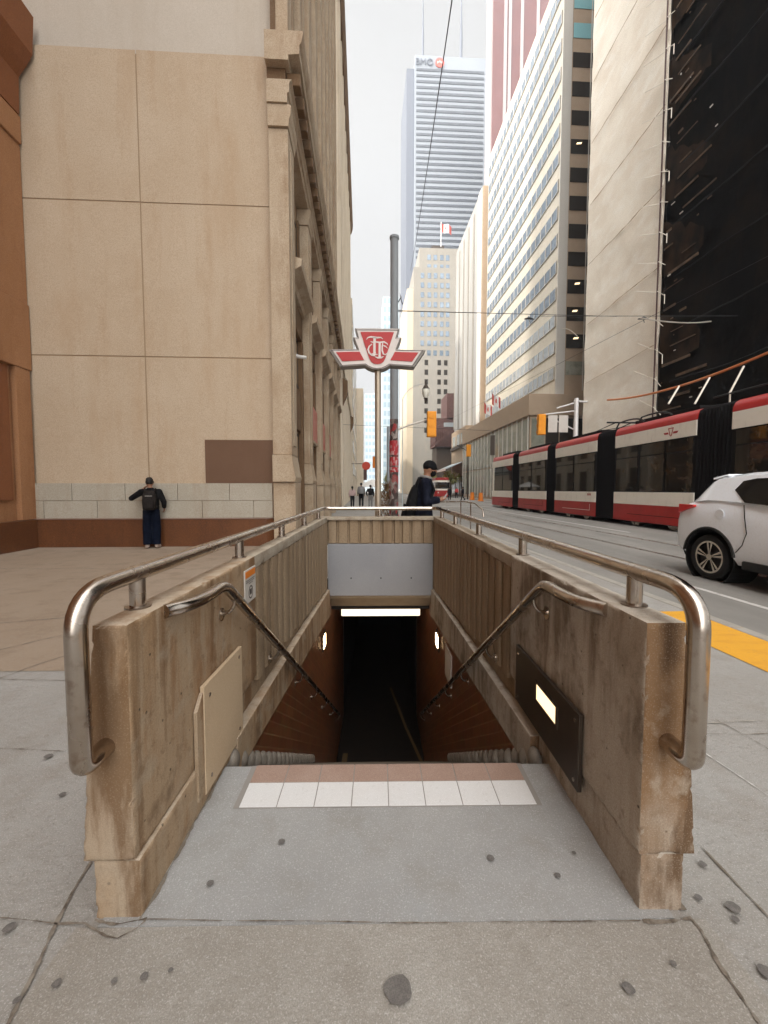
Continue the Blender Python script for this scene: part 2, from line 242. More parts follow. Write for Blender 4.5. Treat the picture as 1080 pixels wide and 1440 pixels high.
# ------------------------------------------------------------------ mesh building
BASE = {}
class MB:
    def __init__(s): s.v = []; s.f = []; s.mi = []; s.cur = 0
    def add(s, vs, fs):
        o = len(s.v); s.v += [tuple(p) for p in vs]
        for f in fs: s.f.append([i+o for i in f]); s.mi.append(s.cur)
        return s
    def box(s, x0, x1, y0, y1, z0, z1):
        return s.add([(x0,y0,z0),(x1,y0,z0),(x1,y1,z0),(x0,y1,z0),(x0,y0,z1),(x1,y0,z1),(x1,y1,z1),(x0,y1,z1)],
                     [(0,3,2,1),(4,5,6,7),(0,1,5,4),(1,2,6,5),(2,3,7,6),(3,0,4,7)])
    def hexa(s, a, b):       # two quads (4 points each)
        return s.add(list(a)+list(b), [(3,2,1,0),(4,5,6,7),(0,1,5,4),(1,2,6,5),(2,3,7,6),(3,0,4,7)])
    def quad(s, a, b, c, d): return s.add([a,b,c,d], [(0,1,2,3)])
    def poly(s, pts): return s.add(pts, [tuple(range(len(pts)))])
    def prism(s, pts, axis, a, b):
        n = len(pts)
        def mk(p, t): return {'x': (t,p[0],p[1]), 'y': (p[0],t,p[1]), 'z': (p[0],p[1],t)}[axis]
        vs = [mk(p,a) for p in pts]+[mk(p,b) for p in pts]
        return s.add(vs, [tuple(range(n))[::-1], tuple(range(n,2*n))]+[(i,(i+1)%n,n+(i+1)%n,n+i) for i in range(n)])
    def tube(s, path, r, n=12, caps=True):
        P = [Vector(p) for p in path]; R = r if isinstance(r, (list,tuple)) else [r]*len(P)
        up = None; rings = []
        for i, p in enumerate(P):
            t = ((P[min(i+1,len(P)-1)]-p).normalized()+(p-P[max(i-1,0)]).normalized())
            t = t.normalized() if t.length > 1e-9 else Vector((0,0,1))
            if up is None:
                up = Vector((0,0,1)) if abs(t.z) < .9 else Vector((1,0,0))
            a = (up-t*up.dot(t)).normalized(); b = t.cross(a); up = a
            rings.append([p+(a*math.cos(2*math.pi*k/n)+b*math.sin(2*math.pi*k/n))*R[i] for k in range(n)])
        o = []
        for rg in rings: o += rg
        fs = []
        for i in range(len(P)-1):
            for k in range(n): fs.append((i*n+k, i*n+(k+1)%n, (i+1)*n+(k+1)%n, (i+1)*n+k))
        if caps: fs += [tuple(range(n))[::-1], tuple(range((len(P)-1)*n, len(P)*n))]
        return s.add(o, fs)
    def ball(s, c, rx, ry=None, rz=None, nu=14, nv=9, rot=None):
        ry = rx if ry is None else ry; rz = rx if rz is None else rz
        vs = [Vector((0,0,rz))]
        for j in range(1, nv):
            a = math.pi*j/nv
            for i in range(nu): b = 2*math.pi*i/nu; vs.append(Vector((rx*math.sin(a)*math.cos(b), ry*math.sin(a)*math.sin(b), rz*math.cos(a))))
        vs.append(Vector((0,0,-rz)))
        if rot is not None: vs = [rot @ p for p in vs]
        vs = [p+Vector(c) for p in vs]
        fs = [(0,1+i,1+(i+1)%nu) for i in range(nu)]
        for j in range(nv-2):
            for i in range(nu): a = 1+j*nu; fs.append((a+i, a+nu+i, a+nu+(i+1)%nu, a+(i+1)%nu))
        L = len(vs)-1; a = 1+(nv-2)*nu
        fs += [(a+i, L, a+(i+1)%nu) for i in range(nu)]
        return s.add(vs, fs)
    def disc(s, c, ax, r, h, n=20):  # short cylinder
        c = Vector(c); ax = Vector(ax).normalized(); return s.tube([c, c+ax*h], r, n)
    def ring(s, c, ax, r0, r1, h, n=28):   # annular disc
        c = Vector(c); ax = Vector(ax).normalized(); a = ax.orthogonal().normalized(); b = ax.cross(a); vs = []
        for (r, d) in ((r0,0),(r1,0),(r1,h),(r0,h)):
            vs += [c+ax*d+(a*math.cos(2*math.pi*k/n)+b*math.sin(2*math.pi*k/n))*r for k in range(n)]
        fs = []
        for q in range(4):
            for k in range(n): fs.append((q*n+k, q*n+(k+1)%n, ((q+1)%4)*n+(k+1)%n, ((q+1)%4)*n+k))
        return s.add(vs, fs)
    def loft(s, rings, caps=True):
        n = len(rings[0]); o = []; fs = []
        for r in rings: o += [tuple(p) for p in r]
        for i in range(len(rings)-1):
            for k in range(n): fs.append((i*n+k, i*n+(k+1)%n, (i+1)*n+(k+1)%n, (i+1)*n+k))
        if caps: fs += [tuple(range(n))[::-1], tuple(range((len(rings)-1)*n, len(rings)*n))]
        return s.add(o, fs)
    def ribbon(s, pts, w, y0, y1):  # flat stroke in the xz plane, with thickness in y
        L = []; R = []
        ws = w if isinstance(w, (list,tuple)) else [w]*len(pts)
        for i, p in enumerate(pts):
            a = Vector(pts[max(i-1,0)]); b = Vector(pts[min(i+1,len(pts)-1)]); t = (b-a).normalized(); nn = Vector((-t.y,t.x))*ws[i]/2
            L.append((p[0]+nn.x,p[1]+nn.y)); R.append((p[0]-nn.x,p[1]-nn.y))
        for i in range(len(pts)-1):
            q = [L[i],L[i+1],R[i+1],R[i]]
            s.hexa([(a,y0,b) for a,b in q], [(a,y1,b) for a,b in q])
        return s
    def rot(s, ang, c=(0,0,0), axis='Z'):
        m = Matrix.Rotation(ang, 3, axis); c = Vector(c)
        s.v = [tuple(m @ (Vector(p)-c)+c) for p in s.v]; return s
    def mesh(s, name, mats, off=(0,0,0), smooth=None, bevel=0, merge=0, seg=2):
        me = D.meshes.new(name)
        me.from_pydata([(p[0]-off[0],p[1]-off[1],p[2]-off[2]) for p in s.v], [], s.f)
        mats = mats if isinstance(mats, (list,tuple)) else [mats]
        for m in mats: me.materials.append(m)
        if len(mats) > 1: me.polygons.foreach_set('material_index', s.mi)
        bm = bmesh.new(); bm.from_mesh(me)
        if merge: bmesh.ops.remove_doubles(bm, verts=bm.verts, dist=merge)
        bmesh.ops.recalc_face_normals(bm, faces=bm.faces)
        if bevel:
            es = [e for e in bm.edges if len(e.link_faces) == 2 and e.calc_face_angle(0) > .6]
            bmesh.ops.bevel(bm, geom=es, offset=bevel, segments=seg, affect='EDGES', profile=.6, clamp_overlap=True)
        bm.to_mesh(me); bm.free()
        if smooth:
            me.polygons.foreach_set('use_smooth', [True]*len(me.polygons)); me.set_sharp_from_angle(angle=rad(smooth))
        me.update(); return me
def newobj(name, data, parent=None):
    o = D.objects.new(name, data); COL.objects.link(o)
    if parent: o.parent = parent
    return o
def thing(name, label, cat, base=(0,0,0), frame='w', group=None, rz=0.0):
    """Empty at the base; children are authored in frame coordinates (world, or street u,v,z) or, for frame 'l', locally"""
    o = newobj(name, None); o.empty_display_size = .2
    o['label'] = label; o['category'] = cat
    if group: o['group'] = group
    if frame == 's': o.location = S(*base); o.rotation_euler.z = PHI
    else: o.location = base; o.rotation_euler.z = rz
    BASE[o.name] = (0,0,0) if frame == 'l' else tuple(base)
    return o
def root(o):
    while o.parent: o = o.parent
    return o
def part(name, mb, m, parent, label=None, **kw):
    mm = [M[x] for x in m] if isinstance(m, (list,tuple)) else M[m]
    o = newobj(name, mb.mesh(name, mm, BASE[root(parent).name], **kw), parent)
    if label: o['label'] = label
    return o
def solo(name, label, cat, mb, m, base, frame='w', group=None, **kw):
    mm = [M[x] for x in m] if isinstance(m, (list,tuple)) else M[m]
    o = newobj(name, mb.mesh(name, mm, base, **kw)); o['label'] = label; o['category'] = cat
    if group: o['group'] = group
    if frame == 's': o.location = S(*base); o.rotation_euler.z = PHI
    else: o.location = base
    BASE[o.name] = tuple(base)
    return o
def struct(name, mb, m, frame='w', kind='structure', **kw):
    mm = [M[x] for x in m] if isinstance(m, (list,tuple)) else M[m]
    o = newobj(name, mb.mesh(name, mm, **kw)); o['kind'] = kind
    if frame == 's': o.rotation_euler.z = PHI
    return o
def copies(src, parent, offs):        # copies of a part inside one thing
    for (dx, dy, dz) in offs:
        c = src.copy(); COL.objects.link(c); c.parent = parent
        c.location = (src.location[0]+dx, src.location[1]+dy, src.location[2]+dz)
        for ch in src.children:
            k = ch.copy(); COL.objects.link(k); k.parent = c
def clone(o, loc, rz=None, label=None):
    c = o.copy(); COL.objects.link(c); c.location = loc
    if rz is not None: c.rotation_euler.z = rz
    if label: c['label'] = label
    BASE[c.name] = BASE.get(o.name, (0,0,0))
    for ch in list(o.children):
        k = ch.copy(); COL.objects.link(k); k.parent = c
        for g in list(ch.children):
            q = g.copy(); COL.objects.link(q); q.parent = k
    return c
def baked(mb, voxel, smooth=4, name='body'):
    """Fuse overlapping volumes into one continuous skin"""
    me = mb.mesh(name+'_raw', M['skin']); o = newobj(name+'_raw', me)
    r = o.modifiers.new('r', 'REMESH'); r.mode = 'VOXEL'; r.voxel_size = voxel
    if smooth:
        s = o.modifiers.new('s', 'SMOOTH'); s.iterations = smooth; s.factor = .5
    dg = bpy.context.evaluated_depsgraph_get()
    out = D.meshes.new_from_object(o.evaluated_get(dg)); D.objects.remove(o)
    out.polygons.foreach_set('use_smooth', [True]*len(out.polygons)); out.materials.clear()
    return out
def part_mesh(name, me, m, parent):
    me.name = name; me.materials.append(M[m]); o = newobj(name, me, parent); return o
def text_mb(txt, size, extrude, m, name):
    cu = D.curves.new('t', 'FONT'); cu.body = txt; cu.size = size; cu.extrude = extrude; cu.align_x = 'CENTER'; cu.align_y = 'CENTER'
    o = newobj('t', cu); dg = bpy.context.evaluated_depsgraph_get(); me = D.meshes.new_from_object(o.evaluated_get(dg)); D.objects.remove(o)
    me.materials.clear(); me.materials.append(M[m]); me.name = name
    return me
def text_part(name, txt, size, extrude, m, parent, loc, rot=(rad(90),0,0)):
    me = text_mb(txt, size, extrude, m, name); o = newobj(name, me, parent)
    b = BASE[root(parent).name]; o.location = (loc[0]-b[0], loc[1]-b[1], loc[2]-b[2]); o.rotation_euler = rot
    return o
def arc(p0, p1, p2, n=7):             # quadratic curve
    p0, p1, p2 = Vector(p0), Vector(p1), Vector(p2)
    return [p0*(1-t)**2+p1*2*t*(1-t)+p2*t*t for t in [i/(n-1) for i in range(n)]]
def rough_block(x0, x1, y0, y1, z0, z1, cell=.02, amp=.0015, chip=.010, seed=0):
    """concrete block with fine displaced faces and chipped arrises"""
    nx, ny, nz = [max(2, int(round((b-a)/cell))) for a, b in ((x0,x1),(y0,y1),(z0,z1))]
    mb = MB(); idx = {}; vs = []
    def vid(i, j, k):
        if (i,j,k) not in idx:
            p = Vector((x0+(x1-x0)*i/nx, y0+(y1-y0)*j/ny, z0+(z1-z0)*k/nz))
            e = (i in (0,nx))+(j in (0,ny))+(k in (0,nz))
            q = Vector(p)
            nr = Vector(((-1 if i == 0 else 1 if i == nx else 0), (-1 if j == 0 else 1 if j == ny else 0), (-1 if k == 0 else 1 if k == nz else 0)))
            if e >= 2:
                a = noise.noise(p*16+Vector((seed,0,0))); b = noise.noise(p*47+Vector((seed,3,0)))
                q -= nr*(.0025+chip*max(0, a*.7+b*.8-.18))
            else:
                q += nr*(noise.noise(p*14)+.6*noise.noise(p*45))*amp
            idx[(i,j,k)] = len(vs); vs.append(tuple(q))
        return idx[(i,j,k)]
    fs = []
    for i in range(nx):
        for j in range(ny):
            for k in (0,nz): fs.append((vid(i,j,k),vid(i+1,j,k),vid(i+1,j+1,k),vid(i,j+1,k)))
    for i in range(nx):
        for k in range(nz):
            for j in (0,ny): fs.append((vid(i,j,k),vid(i+1,j,k),vid(i+1,j,k+1),vid(i,j,k+1)))
    for j in range(ny):
        for k in range(nz):
            for i in (0,nx): fs.append((vid(i,j,k),vid(i,j+1,k),vid(i,j+1,k+1),vid(i,j,k+1)))
    return mb.add(vs, fs)
# ================================================================== GROUND
KU = 3.85                                     # kerb line (street u)
RZ = -0.10                                    # road level
def kx(y): return (KU + y*SP)/CP*1.0 if False else (KU - y*SP)/CP   # x of the kerb line at world y
def flat(pts, z=0.0): return [(p[0], p[1], z) for p in pts]
g = MB()
g.poly(flat([(-90,-14),(-.90,-14),(-.90,6.62),(-90,6.62)]))
g.poly(flat([(-.90,-14),(.96,-14),(.96,1.27),(-.90,1.27)]))
g.poly(flat([(.96,-14),(kx(-14),-14),(kx(6.62),6.62),(.96,6.62)]))
g.poly(flat([(-90,6.62),(kx(6.62),6.62),(kx(420),420),(-90,420)]))
struct('sidewalk', g, 'sidewalk')
p = MB(); p.poly(flat([(-42,3.02),(-1.03,3.2),(-1.03,6.9),(-1.6,9.0),(-2.2,12),(-42,12)], .004)); struct('plaza', p, 'plaza')
r = MB(); r.box(KU+.16, 17.2, -14, 700, RZ-.3, RZ); struct('road', r, 'asphalt', 's')
k = MB()
for v0 in range(-14, 330, 3): k.box(KU, KU+.15, v0, v0+2.985, RZ-.25, .006)
k2 = MB(); k2.box(KU, KU+.155, -14, 330, RZ-.3, -.004)
struct('kerb', k, 'kerb', 's', bevel=.02); struct('kerb_bed', k2, 'joint', 's')
k = MB(); k.box(17.2, 17.35, -14, 330, RZ-.25, .006); struct('kerb', k, 'kerb', 's')
p = MB(); p.poly([(17.35,-14,0),(140,-14,0),(140,420,0),(17.35,420,0)]); struct('pavement', p, 'sidewalk', 's')
p = MB(); p.poly([(-3500,20,-.35),(3500,20,-.35),(3500,4500,-.35),(-3500,4500,-.35)]); struct('ground', p, 'kerb')
# yellow band along the kerb, road paint, tracks
y = MB(); y.poly([(3.2,-2,.005),(3.84,-2,.005),(3.84,4.55,.005),(3.2,4.55,.005)]); struct('yellow_marking', y, 'yellow', 's')
ln = MB()
ln.poly([(5.2,-6,RZ+.004),(5.29,-6,RZ+.004),(5.29,9.2,RZ+.004),(5.2,9.2,RZ+.004)])
struct('lane_line', ln, 'paint', 's')
ln = MB()
for v0 in (33.0, 37.2):
    for q in range(9): ln.poly([(4.4+q*1.35,v0,RZ+.004),(5.0+q*1.35,v0,RZ+.004),(5.0+q*1.35,v0+2.6,RZ+.004),(4.4+q*1.35,v0+2.6,RZ+.004)]) if False else None
ln.poly([(4.2,36,RZ+.004),(16.8,36,RZ+.004),(16.8,36.5,RZ+.004),(4.2,36.5,RZ+.004)])
ln.poly([(4.2,39.4,RZ+.004),(16.8,39.4,RZ+.004),(16.8,39.9,RZ+.004),(4.2,39.9,RZ+.004)])
ln.poly([(9.5,14,RZ+.004),(9.62,14,RZ+.004),(9.62,32,RZ+.004),(9.5,32,RZ+.004)])
struct('crosswalk_line', ln, 'paint', 's')
tk = MB()
for u in (7.15, 8.65, 11.9, 13.4):
    tk.box(u-.035, u+.035, -14, 300, RZ-.05, RZ+.003)
struct('track_rail', tk, 'steel_dark', 's')
tk = MB()
for u in (7.15, 8.65, 11.9, 13.4):
    tk.poly([(u+.035,-14,RZ+.002),(u+.085,-14,RZ+.002),(u+.085,300,RZ+.002),(u+.035,300,RZ+.002)])
struct('track_groove', tk, 'dirt', 's')
# entrance landing, slab in front of it
FR = 1.300                                    # front face of the walls
lf = MB(); lf.box(-.93, 1.0, 1.277, 2.05, -.16, .0035); struct('landing', lf, 'landing')
fs = MB(); fs.poly(flat([(-1.12,-1.2),(1.20,-1.2),(1.10,1.273),(-1.0,1.273)], .004)); struct('front_slab', fs, 'front_slab')
WL, WR = -.815, .885
def strip(name, pts, w, m, z=.008, jit=.35):
    P = [Vector(q) if len(q) == 3 else Vector(G(*q)) for q in pts]; Q = []
    for a, b in zip(P[:-1], P[1:]):
        n = max(2, int((b-a).length/.012))
        Q += [a+(b-a)*i/n for i in range(n)]
    Q.append(P[-1]); mb = MB(); L = []; R = []
    for i, q in enumerate(Q):
        t = (Q[min(i+1,len(Q)-1)]-Q[max(i-1,0)]).normalized(); nn = Vector((-t.y, t.x, 0))
        o = noise.noise(q*5)*w*jit*1.6; ww = w*max(.06,.30+.55*noise.noise(q*9+Vector((4,0,0)))+.35*noise.noise(q*38))
        L.append((q+nn*(o+ww))[:2]); R.append((q+nn*(o-ww))[:2])
    vs = [(x,y_,z) for x,y_ in L]+[(x,y_,z) for x,y_ in R]; n = len(L)
    mb.add(vs, [(i,i+1,n+i+1,n+i) for i in range(n-1)])
    struct(name, mb, m)
strip('slab_crack', [(130,1213),(104,1252),(78,1303),(48,1370),(14,1440),(-14,1500)], .014, 'dirt')
strip('slab_crack', [(972,1296),(985,1312),(1008,1355),(1040,1400),(1070,1445),(1100,1490)], .012, 'dirt')
strip('slab_joint', [(200,1296),(330,1298),(560,1300),(760,1299),(900,1297)], .004, 'dirt', .0085)
strip('slab_joint', [(-10,1293),(40,1297),(80,1302)], .005, 'dirt')
strip('slab_joint', [(80,1302),(120,1300),(150,1318),(165,1322),(190,1310),(205,1298)], .008, 'dirt')
strip('slab_joint', [(-40,1052),(40,1055),(97,1058)], .006, 'dirt', .006)
strip('slab_joint', [(-40,955),(50,957),(110,958)], .006, 'dirt', .006)
strip('slab_joint', [(-30,922),(60,900),(118,888)], .02, 'grime', .0065)
strip('slab_joint', [(-30,966),(40,940),(116,915)], .014, 'grime', .0065)
strip('slab_joint', [(-30,880),(60,872),(122,866)], .02, 'grime', .0065)
strip('slab_joint', [(-30,800),(120,800),(260,800)], .03, 'grime', .0065)
strip('slab_joint', [(985,1033),(1040,1034),(1100,1032)], .006, 'dirt', .006)
strip('slab_joint', [(1005,1012),(1050,1036),(1110,1072)], .006, 'dirt', .006)
strip('slab_joint', [(985,1190),(1040,1250),(1100,1312)], .012, 'grime', .006)
strip('pale_line', [(988,1058),(1030,1086),(1110,1140)], .012, 'paint', .0065, .2)
strip('pale_line', [(992,1018),(1110,1012)], .012, 'kerb', .0065, .2)
def blot(name, px, py, r, m='gum', sq=.8, z=.0125):
    c = G(px, py); n = 22; a0 = random.random()*6
    pts = []
    for i in range(n):
        a = 2*math.pi*i/n
        rr = r*(1+.22*noise.noise(Vector((math.cos(a)*1.3+px, math.sin(a)*1.3+py, 0)))+.08*noise.noise(Vector((math.cos(a)*4+px, math.sin(a)*4, 2))))
        pts.append((c.x+rr*math.cos(a)*1.0, c.y+rr*math.sin(a)*sq, z))
    struct(name, MB().poly(pts), m)
for (px, py, rp) in ((559,1397,23),(396,1187,5.5),(296,1246,6),(690,1210,6),(784,1235,5),(13,1309,9),(80,1388,7),(161,1384,5),(203,1378,6.5),(884,1395,10),(1031,1280,11),(1078,1372,12),(68,1066,6),(88,1120,5),(807,1203,3.5),(988,1219,6),(982,1266,6),(1034,1297,6),(240,1369,4),(947,1360,5),(24,1412,6)):
    gz = G(px, py); blot('gum_stain', px, py, rp*gz.y/F*.88, sq=.95)
strip('dirt_line', [(137,1292),(165,1299),(205,1297)], .018, 'dirt', .007, .5)
strip('dirt_line', [(WL+.014,1.29,0),(WL+.014,1.7,0),(WL+.014,2.05,0)], .022, 'grime', .0062, .3)
strip('dirt_line', [(1.052,1.30,0),(1.055,1.8,0),(1.06,2.6,0)], .03, 'grime', .0062, .3)
strip('dirt_line', [(903,1296),(940,1299),(975,1296)], .016, 'dirt', .007, .5)
# ================================================================== STAIRWELL
SLOPE = .69; NST = 20; TR = .26; RI = .18; YS = 2.05
st = thing('staircase', 'dark concrete stairs going down between the tiled walls', 'stairs', (0.03,YS,0))
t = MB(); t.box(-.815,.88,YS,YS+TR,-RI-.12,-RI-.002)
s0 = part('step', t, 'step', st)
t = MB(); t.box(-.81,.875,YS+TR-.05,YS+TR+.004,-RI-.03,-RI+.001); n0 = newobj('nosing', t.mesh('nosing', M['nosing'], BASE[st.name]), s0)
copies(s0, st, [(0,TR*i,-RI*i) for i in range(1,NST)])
lt = MB()
lt.box(-.66,.75,1.768,2.05,.0040,.0068)
part('grout_bed', lt, 'grout', st)
x0, x1 = W(337,1137,1.84).x, W(755,1133,1.84).x
wt = MB(); bt = MB()
tw = (.728+.636)/8
for i in range(8):
    a = -.636+tw*i
    q = MB(); q.box(a+.002,a+tw-.002,1.772,1.924,.002,.009); o = part('white_tile', q, 'white_tile', st, bevel=.002)
    q = MB(); q.box(a+.002,a+tw-.002,1.928,2.052,.002,.009); o = part('brown_tile', q, 'brown_tile', st, bevel=.002)
# cove tiles stepping down both sides
for sx, xa in ((-1,-.80),(1,.865)):
    for i in range(20):
        yc = 2.16+.135*i; zc = 1.45-.6885*yc
        q = MB(); q.ball((xa,yc,zc-.005), .036, .055, .062, 12, 8)
        part('cove_tile', q, 'scallop', st, smooth=40)
WL, WR = -.815, .885
def parapet(sx, label):
    """sx -1 the wall on the plaza side, +1 the wall on the road side"""
    inn = WL if sx < 0 else WR; out = -.96 if sx < 0 else 1.05
    cm = 'conc_left' if sx < 0 else 'conc_right'
    T = thing('parapet_wall', label, 'concrete wall', ((inn+out)/2, 1.4, 0))
    def batter(q, i_, o_):       # the outer face leans out towards its foot
        q.v = [(x+sx*(.032-.064*(z-.2)/.8)*max(0,min(1,(x-i_)/(o_-i_))), y, z) for x, y, z in q.v]
    a, b = min(inn,out), max(inn,out)
    q = rough_block(a, b, FR, 2.67, .205, 1.012, cell=.0135, amp=.0016, chip=.013, seed=sx*3); batter(q, inn, out); part('front_block', q, cm, T, smooth=60)
    pin = inn + sx*(-.012 if sx < 0 else .012); pout = out - sx*.002
    a2, b2 = min(pin,pout), max(pin,pout)
    q = rough_block(a2, b2, FR+.006, 2.19, -.02, .204, cell=.0135, amp=.002, chip=.011, seed=sx*5+1); part('plinth', q, cm, T, smooth=60)
    back = inn + sx*.040
    q = MB(); q.box(min(back,out), max(back,out), 2.672, 6.6, -.9, .925); part('wall_core', q, 'conc_rib', T)
    q = MB(); q.box(min(back,out), max(back,out), 2.192, 2.67, -.5, .204); part('wall_base', q, cm, T)
    q = rough_block(a, b, 2.672, 6.62, .927, 1.012, cell=.025, amp=.003, chip=.012, seed=sx*9); batter(q, inn, out); part('coping', q, 'conc_cap', T, smooth=60)
    # ribbed face: one comb-shaped sheet, its foot following the slope
    rnd = random.Random(11+sx); ys = [2.68]
    yy = 2.70; prof = [(back, 2.673)]
    while yy < 6.45:
        w = rnd.uniform(.13,.19); d = inn + sx*.004*rnd.random()
        prof += [(back, yy), (d+sx*.006, yy+.008), (d, yy+.02), (d, yy+w-.02), (d+sx*.006, yy+w-.008), (back, yy+w)]
        yy += w+rnd.uniform(.035,.05)
    prof.append((back, 6.6))
    def foot(y): return .165-(y-2.67)*.085+.012*math.sin(y*13)
    vs = []; n = len(prof)
    for (x, y_) in prof: vs.append((x, y_, foot(y_)))
    for (x, y_) in prof: vs.append((x, y_, .9265))
    for (x, y_) in prof: vs.append((back+sx*.004, y_, foot(y_)))
    q = MB(); q.add(vs, [(i,i+1,n+i+1,n+i) for i in range(n-1)]+[(i,i+1,2*n+i+1,2*n+i) for i in range(n-1)])
    part('ribbed_panel', q, 'conc_rib', T, smooth=30)
    # sloping concrete beam under the ribs, tiled wall under the beam
    f = inn - sx*.03
    top = [(2.2,.06),(6.55,-.17)]; bot = [(2.2,-.15),(6.55,-.61)]
    q = MB(); q.hexa([(back,top[0][0],bot[0][1]),(f,top[0][0],bot[0][1]),(f,top[1][0],bot[1][1]),(back,top[1][0],bot[1][1])],
                     [(back,top[0][0],top[0][1]),(f,top[0][0],top[0][1]),(f,top[1][0],top[1][1]),(back,top[1][0],top[1][1])])
    part('sloping_beam', q, cm, T, bevel=.008)
    ti = inn - sx*.004
    q = MB(); q.box(min(ti,ti+sx*.07), max(ti,ti+sx*.07), 2.05, 9.2, -4.2, -.16+.0); 
    q.v = [(x,y_,(-.12-.105*(min(y_,6.6)-2.24)) if z > -1 else z) for x,y_,z in q.v]
    part('tiled_face', q, 'stair_tile', T)
    return T
parapet(-1, 'stained brown concrete wall of the stairwell on the plaza side')
parapet(1, 'chipped grey-brown concrete wall of the stairwell on the road side')
# end wall with its grey header
E = thing('end_wall', 'ribbed concrete end wall over the grey header at the foot of the stairwell', 'concrete wall', (0.03,6.5,0))
q = MB(); q.box(-.96,1.05,6.53,6.72,.55,.955); part('wall_core', q, 'conc_rib', E)
q = rough_block(-.96,1.05,6.45,6.73,.957,1.008,cell=.04,amp=.003,chip=.01); part('coping', q, 'conc_cap', E, smooth=60)
prof = []; xx = -.81; rnd = random.Random(5)
prof.append((xx,6.528))
while xx < .84:
    w = rnd.uniform(.10,.17); w = min(w,.885-xx)
    prof += [(xx+.004,6.528),(xx+.012,6.49),(xx+w-.012,6.49),(xx+w-.004,6.528)]; xx += w+.022
prof.append((.889,6.528))
q = MB(); n = len(prof); q.add([(a,b,.585) for a,b in prof]+[(a,b,.956) for a,b in prof]+[(a,6.529,.585) for a,b in prof], [(i,i+1,n+i+1,n+i) for i in range(n-1)]+[(i,i+1,2*n+i+1,2*n+i) for i in range(n-1)])
part('ribbed_band', q, 'conc_rib', E, smooth=30)
q = MB(); q.box(-.81,.88,6.47,6.56,-.27,.572); h = part('header_panel', q, 'header', E, bevel=.006)
for x in (-.44,.04,.53):
    q = MB(); q.disc((x,6.471,.02),(0,-1,0),.012,.006,12); part('bolt', q, 'black', h)
q = MB(); q.prism([(6.56,-.275),(6.56,-.33),(6.90,-.56),(6.90,-.5)][::1], 'x', -.86, .91); part('soffit', q, 'soffit', E)
# passage below
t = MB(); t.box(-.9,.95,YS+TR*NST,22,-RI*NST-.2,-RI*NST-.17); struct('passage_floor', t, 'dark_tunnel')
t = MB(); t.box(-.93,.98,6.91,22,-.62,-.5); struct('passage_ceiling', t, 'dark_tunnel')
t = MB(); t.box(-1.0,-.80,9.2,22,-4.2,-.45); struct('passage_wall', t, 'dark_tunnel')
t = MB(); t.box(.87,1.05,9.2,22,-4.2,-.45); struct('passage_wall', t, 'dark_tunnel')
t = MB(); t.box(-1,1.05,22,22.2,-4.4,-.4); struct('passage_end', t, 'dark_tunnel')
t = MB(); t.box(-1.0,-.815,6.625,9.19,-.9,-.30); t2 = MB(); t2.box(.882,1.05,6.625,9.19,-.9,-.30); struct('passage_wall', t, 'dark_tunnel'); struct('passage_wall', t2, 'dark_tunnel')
# ceiling lamp
L = thing('ceiling_light', 'long glowing fluorescent light under the stairwell ceiling', 'light', (.04,6.98,-.5))
q = MB(); q.box(-.66,.74,6.92,7.13,-.538,-.505); part('housing', q, 'steel_dark', L, bevel=.006)
q = MB(); q.box(-.645,.725,6.925,7.11,-.75,-.540); part('diffuser', q, 'lamp_tube', L, bevel=.02)
q = MB(); q.box(-.10,.0,8.2,8.3,-.93,-.90); solo('exit_light', 'tiny glowing light spot deep in the dark passage', 'light', q, 'lamp_tube', (-.05,8.25,-.9))
for i_, (sx, x) in enumerate(((-1,WL),(1,WR))):  # glowing panels added in place of the ceiling lamp's reflection on the tiles
    L = thing('wall_glow', ('glowing panel added for the lamp reflection on the plaza-side tiled wall','glowing panel added for the lamp reflection on the road-side tiled wall')[i_], 'light', (x,6.0,-.6))
    q = MB(); q.box(min(x,x-sx*.03),max(x,x-sx*.03),5.75,5.95,-.86,-.69); part('glow_face', q, 'glow_wall', L, bevel=.006)
    q = MB(); q.box(min(x-sx*.004,x-sx*.022),max(x-sx*.004,x-sx*.022),5.71,5.99,-.90,-.65); part('glow_frame', q, 'bronze', L)
q = MB(); q.box(.868,.882,4.75,5.15,-.95,-.55); solo('wall_poster', 'pale poster on the tiled wall beside the road-side handrail', 'poster', q, 'white_sign', (.875,4.95,-.95))
# worn strips on the passage floor
zf = -RI*NST-.166
for pts, w_ in (([(.86,7.30),(.60,8.6),(.32,10.4)], .03), ([(-.66,7.27),(-.655,7.75)], .05)):
    q = MB(); q.poly([(x-w_,y_,zf) for x,y_ in pts]+[(x+w_,y_,zf) for x,y_ in pts[::-1]]); struct('floor_strip', q, 'floor_line')
# ---- guard rail round the stairwell
ZB = .605
RX0, RX1, RT = -.895, .968, 1.140
GRL = thing('guard_rail', 'brushed steel tube guard rail around the top of the stairwell walls', 'railing', (0.03,3.9,1.0))
yb = 1.19; path = [(RX0,FR+.03,ZB)] + [tuple(p) for p in arc((RX0,yb+.05,ZB),(RX0,yb,ZB-.002),(RX0,yb,.64),7)]
path += [tuple(p) for p in arc((RX0,yb,1.02),(RX0,yb,RT),(RX0,yb+.15,RT),9)]
path += [tuple(p) for p in arc((RX0,6.42,RT),(RX0,6.56,RT),(RX0+.14,6.56,RT),8)]
path += [tuple(p) for p in arc((RX1-.14,6.56,RT),(RX1,6.56,RT),(RX1,6.42,RT),8)]
path += [tuple(p) for p in arc((RX1,yb+.15,RT),(RX1,yb,RT),(RX1,yb,1.02),9)]
path += [tuple(p) for p in arc((RX1,yb,.64),(RX1,yb,ZB-.002),(RX1,yb+.05,ZB),7)] + [(RX1,FR+.03,ZB)]
q = MB(); q.tube(path, .0305, 24); part('rail', q, 'steel', GRL, smooth=50)
